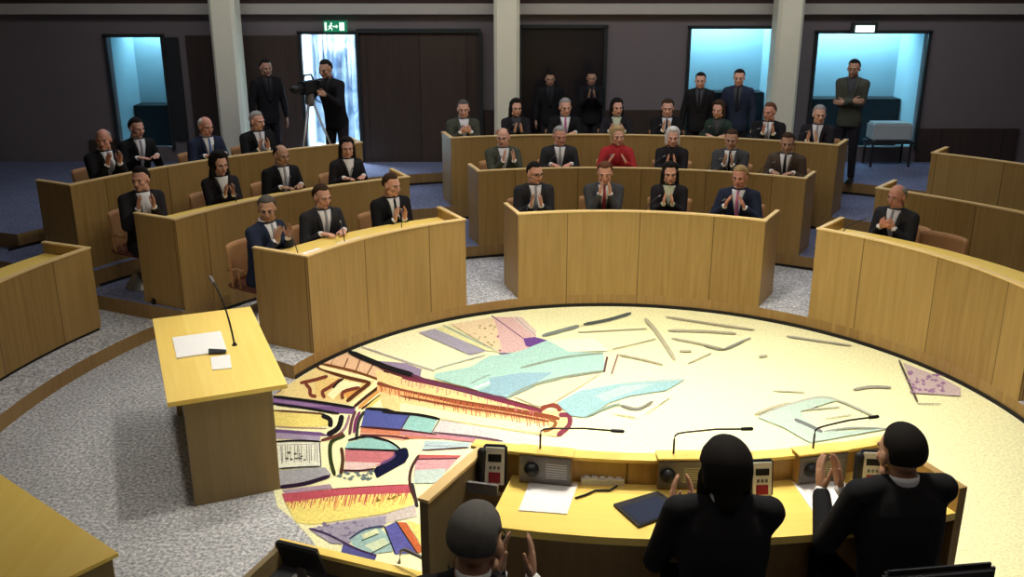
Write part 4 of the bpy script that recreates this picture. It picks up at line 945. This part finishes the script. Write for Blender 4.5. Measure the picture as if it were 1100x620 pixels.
# chairs
def chair_proto():
    t = thing('bench_chair', (0,0,0), 'tan', 'chair')
    bm = bmesh.new(); bm.loops.layers.uv.new('UVMap'); rings = []
    for i in range(9):                                       # curved shell
        z = .44+.42*i/8; ring = []
        for k in range(11):
            a = R_(-75+150*k/10); r_ = .245+.01*i/8
            ring.append((r_*math.sin(a)*1.02, -.20-.03*i/8+ (1-math.cos(a))*.16, z))
        rings.append(ring)
    fr_ = [[bm.verts.new(p) for p in r] for r in rings]; bk = [[bm.verts.new((p[0]*1.07, p[1]-.022, p[2])) for p in r] for r in rings]
    for A_, B_ in zip(fr_, fr_[1:]):
        for i in range(10): fac(bm, [A_[i],A_[i+1],B_[i+1],B_[i]])
    for A_, B_ in zip(bk, bk[1:]):
        for i in range(10): fac(bm, [A_[i+1],A_[i],B_[i],B_[i+1]])
    for i in range(8):
        fac(bm, [fr_[i][0],fr_[i+1][0],bk[i+1][0],bk[i][0]]); fac(bm, [fr_[i+1][-1],fr_[i][-1],bk[i][-1],bk[i+1][-1]])
    for i in range(10): fac(bm, [fr_[0][i+1],fr_[0][i],bk[0][i],bk[0][i+1]]); fac(bm, [fr_[-1][i],fr_[-1][i+1],bk[-1][i+1],bk[-1][i]])
    obj('backrest', bm, M['leather'], t, True, world=False)
    bm = BM(); box(bm, (0,-.02,.425), (.44,.42,.05)); bmesh.ops.bevel(bm, geom=list(bm.edges), offset=.018, segments=2, affect='EDGES'); obj('seat', bm, M['redseat'], t, world=False)
    bm = BM(); capsule(bm, (0,-.02,.03), (0,-.02,.39), .028, .028, 10, cap=1); obj('pedestal', bm, M['metal'], t, True, world=False)
    bm = BM(); capsule(bm, (0,-.02,.0085), (0,-.02,.018), .20, .19, 20, cap=1); obj('base_disc', bm, M['metal'], t, True, world=False)
    for s in (-1, 1):
        bm = BM(); tube(bm, [(s*.235,-.18,.60),(s*.25,-.02,.64),(s*.245,.07,.63)], .014, 8); tube(bm, [(s*.22,-.02,.43),(s*.25,.0,.64)], .010, 8); obj('armrest', bm, M['leather'], t, True, world=False)
    return t
chair0 = chair_proto(); chair_used = [False]
def chair(loc, face_to, label, group='tan shell chairs behind the bench desks'):
    d = Vector(face_to[:2])-Vector(loc[:2]); rz = math.atan2(d.y, d.x)-PI/2
    if not chair_used[0]: r = chair0; chair_used[0] = True
    else:
        r = chair0.copy(); COL.objects.link(r)
        for ch in list(chair0.children): c = ch.copy(); COL.objects.link(c); c.parent = r
    r.location = loc; r.rotation_euler = (0,0,rz); r['label'] = label; r['group'] = group
    return r
ROW = {1:(RA, Z1, .98), 2:(RB, Z2, .93), 3:(RC, Z3, .93)}
def seat(row, px, var, label, short, lo, hi, rot=0, dr=0, mic=True, paper=True, **kw):
    r0, z, off = ROW[row]
    r0 += {('l',3):.1,('r',2):-.05}.get((kw.pop('blk','c'),row),0)
    a = ang_for(px, r0+off+dr, z+1.2, lo, hi)
    p = pol(r0+off+dr, a, z)
    person(var, p, pol(0,0), label, rot=rot, **kw)
    d = (Vector((C[0],C[1],0))-Vector((p.x,p.y,0))).normalized()
    chair(p - d*.06, pol(0,0), 'tan shell chair carrying the '+short)
    if paper:
        a2 = a+ (.9 if int(px) % 2 else -.6)*3.3/r0; q = pol(r0+.31, a2, z+ .74+(-.0))
        zt = {1:.74,2:.74,3:.74}[row]+{1:0.0,2:.14-.0,3:.30}[row]*0
        dz = DESKZ[row]
        bm = BM(); box(bm, (0,0,.0035), (.30,.21,.005)); box(bm, (.09,.03,.0075), (.16,.12,.003), .3)
        o = obj('paper_stack', bm, M['white']); o.location = pol(r0+.27, a2, dz+.0005); o.rotation_euler = (0,0,R_(a2)-PI/2+.12*((px*7)%5-2)/2)
        setp(o, 'white papers on the bench desk before the '+short, 'papers')
    if mic:
        a3 = a+4.2*3.3/r0; b0 = pol(r0+.17, a3, DESKZ[row]+.0005); tp = pol(r0+.42, a3-2.6*3.3/r0, DESKZ[row]+.19)
        goose(b0, tp, 0, .12, 'thin gooseneck microphone in front of the '+short, r=.005)
DESKZ = {1: Z1-.14+.997, 2: Z2-.16+1.01, 3: Z3-.19+1.04}
c = dict(lo=58, hi=109)
# front centre row
seat(1,572,'b','dark-haired man with glasses in charcoal suit clapping at left end of front centre desk','dark-haired man in glasses, front centre row',hair=('short','hair_black'),suit='suit_charcoal',glasses=True,tie='tie_grey',**c)
seat(1,648,'h','auburn-haired person in grey suit clapping hands near the chin at front centre desk','auburn-haired person in grey, front centre row',hair=('side','hair_auburn'),suit='suit_grey',tie='tie_red',**c)
seat(1,720,'fa','woman with long straight black hair in dark jacket at front centre desk','long-haired woman at front centre desk',hair=('long','hair_black'),suit='dark_cloth',shirt='blouse_pale',tie=None,**c)
seat(1,797,'e','grey-blond man in navy suit clapping at right end of front centre desk','grey-blond man at front centre desk',hair=('side','hair_blonde'),suit='suit_navy',tie='tie_pink',skin='skin3',**c)
# middle centre row
seat(2,538,'c','balding man in olive suit and open white shirt at left end of middle centre row','balding man, left end of middle centre row',hair=('bald','hair_brown'),suit='suit_olive',tie=None,**c)
seat(2,600,'d','grey-haired man in charcoal suit and grey tie second from left in middle centre row','grey-haired man, second in middle centre row',hair=('short','hair_grey'),suit='suit_charcoal',tie='tie_grey',skin='skin3',**c)
seat(2,663,'fc','fair-haired woman in bright red jacket in the middle centre row','woman in red jacket',hair=('bob','hair_blonde'),suit='red_cloth',shirt='red_cloth',tie=None,**c)
seat(2,723,'fa','white-haired woman with short bob in black top in the middle centre row','white-haired woman in black',hair=('bob','hair_white'),suit='dark_cloth',shirt='dark_cloth',tie=None,**c)
seat(2,787,'a','brown-haired man in dark grey suit right of the white-haired woman, middle row','brown-haired man beside the white-haired woman',hair=('short','hair_brown'),suit='suit_grey',tie='tie_black',skin='skin2',**c)
seat(2,848,'d','man in brown suit, white shirt and dark tie at right end of middle centre row','man in brown suit at right row end',hair=('short','hair_brown'),suit='suit_brown',tie='tie_black',skin='skin2',**c)
# top centre row
seat(3,496,'f','short-haired person in olive grey jacket at left end of topmost centre row','olive-jacketed person, left end of top centre row',hair=('short','hair_darkgrey'),suit='suit_olive',tie=None,paper=False,**c)
seat(3,553,'fa','long dark-haired woman below the middle column in the topmost row','long-haired woman below the middle column',hair=('long','hair_black'),suit='dark_cloth',shirt='suit_grey',tie=None,paper=False,**c)
seat(3,606,'d','grey-haired man in black suit with purple tie in the topmost centre row','grey-haired man with purple tie',hair=('short','hair_grey'),suit='suit_black',tie='tie_pink',paper=False,**c)
seat(3,662,'fc','pale-faced woman with long dark hair directly above the red jacket woman','pale woman above the red jacket',hair=('long','hair_black'),suit='dark_cloth',shirt='blouse_pale',tie=None,skin='skin1',paper=False,**c)
seat(3,717,'a','dark-haired man with white cuffs clapping above the white-haired woman','dark-haired man above the white-haired woman',hair=('side','hair_brown'),suit='suit_black',tie='tie_black',paper=False,**c)
seat(3,772,'fb','small brown-haired woman in dim light before two standing figures at lit window','brown-haired woman in the topmost row',hair=('bob','hair_brown'),suit='suit_green',shirt='suit_grey',tie=None,paper=False,**c)
seat(3,828,'c','man in black suit clapping in front of the right column in topmost row','man before the right column',hair=('short','hair_auburn'),suit='suit_black',tie='tie_grey',skin='skin3',paper=False,**c)
seat(3,882,'b','grey-haired man in dark jacket at right end of the topmost centre row','grey-haired man at top row right end',hair=('short','hair_grey'),suit='dark_cloth',tie='tie_grey',paper=False,**c)
# left block
l = dict(lo=115, hi=155, blk='l')
seat(1,276,'q','greying man in navy suit clapping at left end of the left front desk','greying man, left end of left front desk',hair=('side','hair_darkgrey'),suit='suit_navy',tie='tie_grey',skin='skin2',**l)
seat(1,339,'d','brown-haired man in dark suit and grey tie in middle of left front desk','brown-haired man, middle of left front desk',hair=('short','hair_brown'),suit='suit_charcoal',tie='tie_grey',rot=-8,**l)
seat(1,414,'b','short-haired man in black suit at right end of the left front desk','short-haired man, right end of left front desk',hair=('short','hair_brown'),suit='suit_black',tie='tie_black',**l)
seat(2,146,'q','small person with black hair at the far left end of left middle row','black-haired person, far left of middle row',hair=('short','hair_black'),suit='dark_cloth',shirt='shirt',tie=None,rot=-20,mic=False,**l)
seat(2,231,'fa','woman with curly black hair in black and white top, left middle row','curly-haired woman in left middle row',hair=('curly','hair_black'),suit='dark_cloth',shirt='blouse_white',tie=None,rot=-12,**l)
seat(2,296,'d','balding tanned man in black suit looking down in left middle row','balding tanned man in left middle row',hair=('bald','hair_black'),suit='suit_black',tie='tie_grey',skin='skin2',**l)
seat(2,368,'fb','woman with shoulder-length black hair and white collar in left middle row','white-collared woman in left middle row',hair=('long','hair_black'),suit='dark_cloth',shirt='blouse_white',tie=None,**l)
seat(3,104,'q','bald man in black suit clapping at the left edge in top left row','bald man at the left edge',hair=('bald','hair_grey'),suit='suit_black',tie='tie_grey',skin='skin3',mic=False,**l)
seat(3,141,'d','dark-haired man in black suit and grey tie next to the bald man','dark-haired man next to the bald man',hair=('short','hair_black'),suit='suit_black',tie='tie_grey',mic=False,dr=.5,**l)
seat(3,216,'d','white-haired man in navy suit with blue tie left of the cream column','white-haired man in navy suit',hair=('bald','hair_white'),suit='suit_navy',tie='tie_blue',skin='skin3',**l)
seat(3,272,'b','grey-haired man clapping at the foot of the left cream column','grey-haired man at the left column foot',hair=('short','hair_grey'),suit='suit_black',tie='tie_grey',**l)
# right block
r_ = dict(lo=15, hi=52, blk='r')
seat(1,970,'f','grey balding man in charcoal suit with clasped hands at the right block desk','grey balding man at the right block',hair=('bald','hair_grey'),suit='suit_charcoal',tie='tie_grey',skin='skin3',**r_)
p = pol(RA+.95, ang_for(1003, RA+.95, Z1+.6, 15, 50), Z1); chair(p, pol(0,0), 'empty tan shell chair beside the grey balding man at right', None)

# standing figures at the back wall, shirts darkened for their silhouette shade
def stander(px, y, var, label, h=1.0, face=None, z=Z4, **kw):
    x_ = D(px, 130, y).x
    return person(var, (x_, y, z), face or (C[0], C[1]), label, scale=h, trousers='dark_cloth', **kw)
stander(912, 13.95,'sD','tall person in dark clothes standing in front of the wide lit window',.985,hair=('short','hair_black'),suit='suit_olive',tie=None,shirt='suit_grey',skin='skin2')
stander(750, 14.0,'sA','slimmer of two dark-suited people standing before the lit window between columns',.88,hair=('short','hair_black'),suit='suit_black',shirt='suit_grey')
stander(791, 13.9,'sA','broader of two dark-suited people standing before the lit window between columns',.91,hair=('short','hair_black'),suit='suit_navy',shirt='suit_grey')
stander(590, 15.0,'sA','dark-suited man standing before the smoked glass, nearer the middle column',.83,shirt='suit_charcoal',hair=('short','hair_black'),suit='suit_black',skin='skin2')
stander(634, 15.0,'sB','dark-suited man clapping before the smoked glass, further from middle column',.84,shirt='suit_charcoal',hair=('short','hair_black'),suit='suit_black',skin='skin2')
stander(289, 14.3,'sA','person in black standing in the dim corner left of the lit doorway',.97,hair=('short','hair_black'),suit='suit_black',skin='skin2',shirt='suit_charcoal')
cy = 13.7; cp = stander(362, cy,'sC','camera operator in black stooping over a tripod camera before the lit doorway',1.0,face=(D(336,100,12.6).x-.55, 12.2),hair=('short','hair_black'),suit='suit_black',skin='skin2',shirt='suit_charcoal')
# camera on tripod
dirc = Vector((D(336,100,12.6).x-.55-cp.location.x, 12.2-cy, 0)).normalized(); bp = cp.location+dirc*.62
t = thing('tripod_camera', bp, 'black video camera on a tall tripod in front of the stooping operator', 'camera', None, math.atan2(dirc.y, dirc.x)-PI/2)
bm = BM(); box(bm, (0,.02,1.47), (.13,.36,.17)); bmesh.ops.bevel(bm, geom=list(bm.edges), offset=.02, segments=2, affect='EDGES'); obj('camera_body', bm, M['black'], t, world=False)
bm = BM(); capsule(bm, (0,.20,1.47), (0,.34,1.47), .055, .065, 16, cap=1); obj('lens', bm, M['black'], t, True, world=False)
bm = BM(); tube(bm, [(0,-.10,1.56),(0,-.06,1.63),(0,.10,1.63),(0,.14,1.56)], .014, 8); obj('handle', bm, M['black'], t, True, world=False)
bm = BM(); box(bm, (-.09,-.14,1.52), (.06,.12,.06)); obj('viewfinder', bm, M['black'], t, world=False)
bm = BM(); tube(bm, [(0,-.02,1.34),(.05,-.20,1.28),(.06,-.32,1.22)], .010, 8); obj('pan_handle', bm, M['black'], t, True, world=False)
bm = BM(); capsule(bm, (0,0,1.26), (0,0,1.37), .06, .05, 14, cap=1); obj('tripod_head', bm, M['grey'], t, True, world=False)
for k in range(3):
    a = 2*PI*k/3+PI/2; bm = BM(); tube(bm, [(.03*math.cos(a),.03*math.sin(a),1.28),(.26*math.cos(a),.26*math.sin(a),.62),(.46*math.cos(a),.46*math.sin(a),.0)], [.017,.015,.011], 8); obj('leg', bm, M['metal'], t, True, world=False)

# ---- the three at the presiding desk, seen from behind
def near(px, py, zhead, var, label, yaw_t=(1.0,8.5), **kw):
    P_ = get_pose(var, **VAR[var]); hcen = P_['HM'].translation
    sc = kw.pop('scale', .92); p = G(px, py, NZ+hcen.z*sc)
    d = (Vector(yaw_t)-p.xy).normalized(); o_ = d*hcen.y*sc
    loc = (p.x-o_.x, p.y-o_.y, NZ)
    o = person(var, loc, yaw_t, label, scale=sc, **kw)
    return o
n1 = near(512,583,1.80,'n1','grey-haired person leaning forward with raised clapping hands at left of presiding desk',hair=('short','hair_darkgrey'),suit='suit_black',skin='skin2',glasses=True,tie='tie_black',yaw_t=(.7,8))
n2 = near(778,508,1.86,'n2','black-haired person in black jacket seen from behind at middle of presiding desk',hair=('bob','hair_black'),suit='suit_black',skin='skin2',tie='tie_black',yaw_t=(.95,8))
n3 = near(967,489,1.86,'n3','short-haired man in black jacket seen from behind at right of presiding desk',hair=('short','hair_black'),suit='suit_black',skin='skin2',tie='tie_black',yaw_t=(.9,8))
for n_, tx in ((n1,'high-backed black chair of the grey-haired person at left of presiding desk'),(n2,'low-backed black chair of the black-haired person at presiding desk'),(n3,'low-backed black chair of the short-haired man at presiding desk')):
    t = thing('office_chair', n_.location, tx, 'chair', None, n_.rotation_euler.z)
    bm = BM(); box(bm, (0,0,.425), (.48,.46,.06)); bmesh.ops.bevel(bm, geom=list(bm.edges), offset=.02, segments=2, affect='EDGES'); obj('seat', bm, M['suit_charcoal'], t, world=False)
    bm = BM(); box(bm, (0,-.235,.66), (.44,.05,.36)); bmesh.ops.bevel(bm, geom=list(bm.edges), offset=.02, segments=2, affect='EDGES'); obj('backrest', bm, M['suit_charcoal'], t, world=False)
    bm = BM(); capsule(bm, (0,0,.06), (0,0,.40), .03, .03, 10, cap=1); obj('gas_column', bm, M['metal'], t, True, world=False)
    for k in range(5):
        a = 2*PI*k/5; bm = BM(); tube(bm, [(0,0,.09),(.28*math.cos(a),.28*math.sin(a),.06)], .018, 8); capsule(bm, (.28*math.cos(a)-.012,.28*math.sin(a),.028), (.28*math.cos(a)+.012,.28*math.sin(a),.028), .026, .026, 10, cap=1); obj('foot', bm, M['black'], t, True, world=False)


# ------------------------------------------------------------------ lamps
def spot(x, y, tx, ty, e, size=70, blend=.6, col=(1,.93,.80), rad=.12, tz=0):
    ld = bpy.data.lights.new('downlight', 'SPOT'); ld.energy = e; ld.spot_size = R_(size); ld.spot_blend = blend; ld.color = col; ld.shadow_soft_size = rad
    lo = bpy.data.objects.new('downlight', ld); COL.objects.link(lo); lo.location = (x, y, 4.93)
    lo.rotation_euler = (Vector((tx,ty,tz))-Vector((x,y,4.93))).to_track_quat('-Z','Y').to_euler()
    t = thing('ceiling_spotlight', (x, y, 4.97), 'round ceiling spotlight above the arena', 'spotlight', 'ceiling spotlights')
    bm = BM(); capsule(bm, (x,y,5.0), (x,y,4.99), .13, .13, 16, cap=1); obj('trim_ring', bm, M['metal'], t)
LX, LY = C
for i in range(6):
    a = R_(60*i+20); spot(LX+1.6*math.cos(a), LY+1.6*math.sin(a), LX+1.6*math.cos(a), LY+1.6*math.sin(a), 1200, 80)
spot(1.6, 6.0, 1.9, 6.2, 800, 70)
for a in (70, 98, 128, 148, 30): spot(LX+2.6*math.cos(R_(a)), LY+2.6*math.sin(R_(a)), pol(4.6,a)[0], pol(4.6,a)[1], 260, 80, tz=1)
spot(.9, 4.6, 0.9, 3.5, 1400, 70, tz=1.4)
spot(-3.0, 6.9, -3.0, 6.8, 620, 95)
def area(x, y, z, sx, sy, e, rot=(0,0,0), col=(1,.9,.78)):
    ld = bpy.data.lights.new('fill_light', 'AREA'); ld.shape = 'RECTANGLE'; ld.size = sx; ld.size_y = sy; ld.energy = e; ld.color = col
    lo = bpy.data.objects.new('fill_light', ld); COL.objects.link(lo); lo.location = (x, y, z); lo.rotation_euler = rot
area(.8, 10.2, 4.95, 8, 2, 50); area(.8, 3, 4.95, 8, 3, 60); area(.8, 12.6, 4.95, 13, 1, 170, col=(.9,.92,1))  # added fill lights without fixtures; the widest one washes the columns
w = bpy.data.worlds.new('World'); S.world = w; w.use_nodes = True; w.node_tree.nodes['Background'].inputs[0].default_value = (0,0,0,1)
vs_ = S.view_settings; vs_.view_transform = 'Standard'; vs_.look = 'None'; vs_.gamma = 1; vs_.exposure = 0; vs_.use_curve_mapping = False
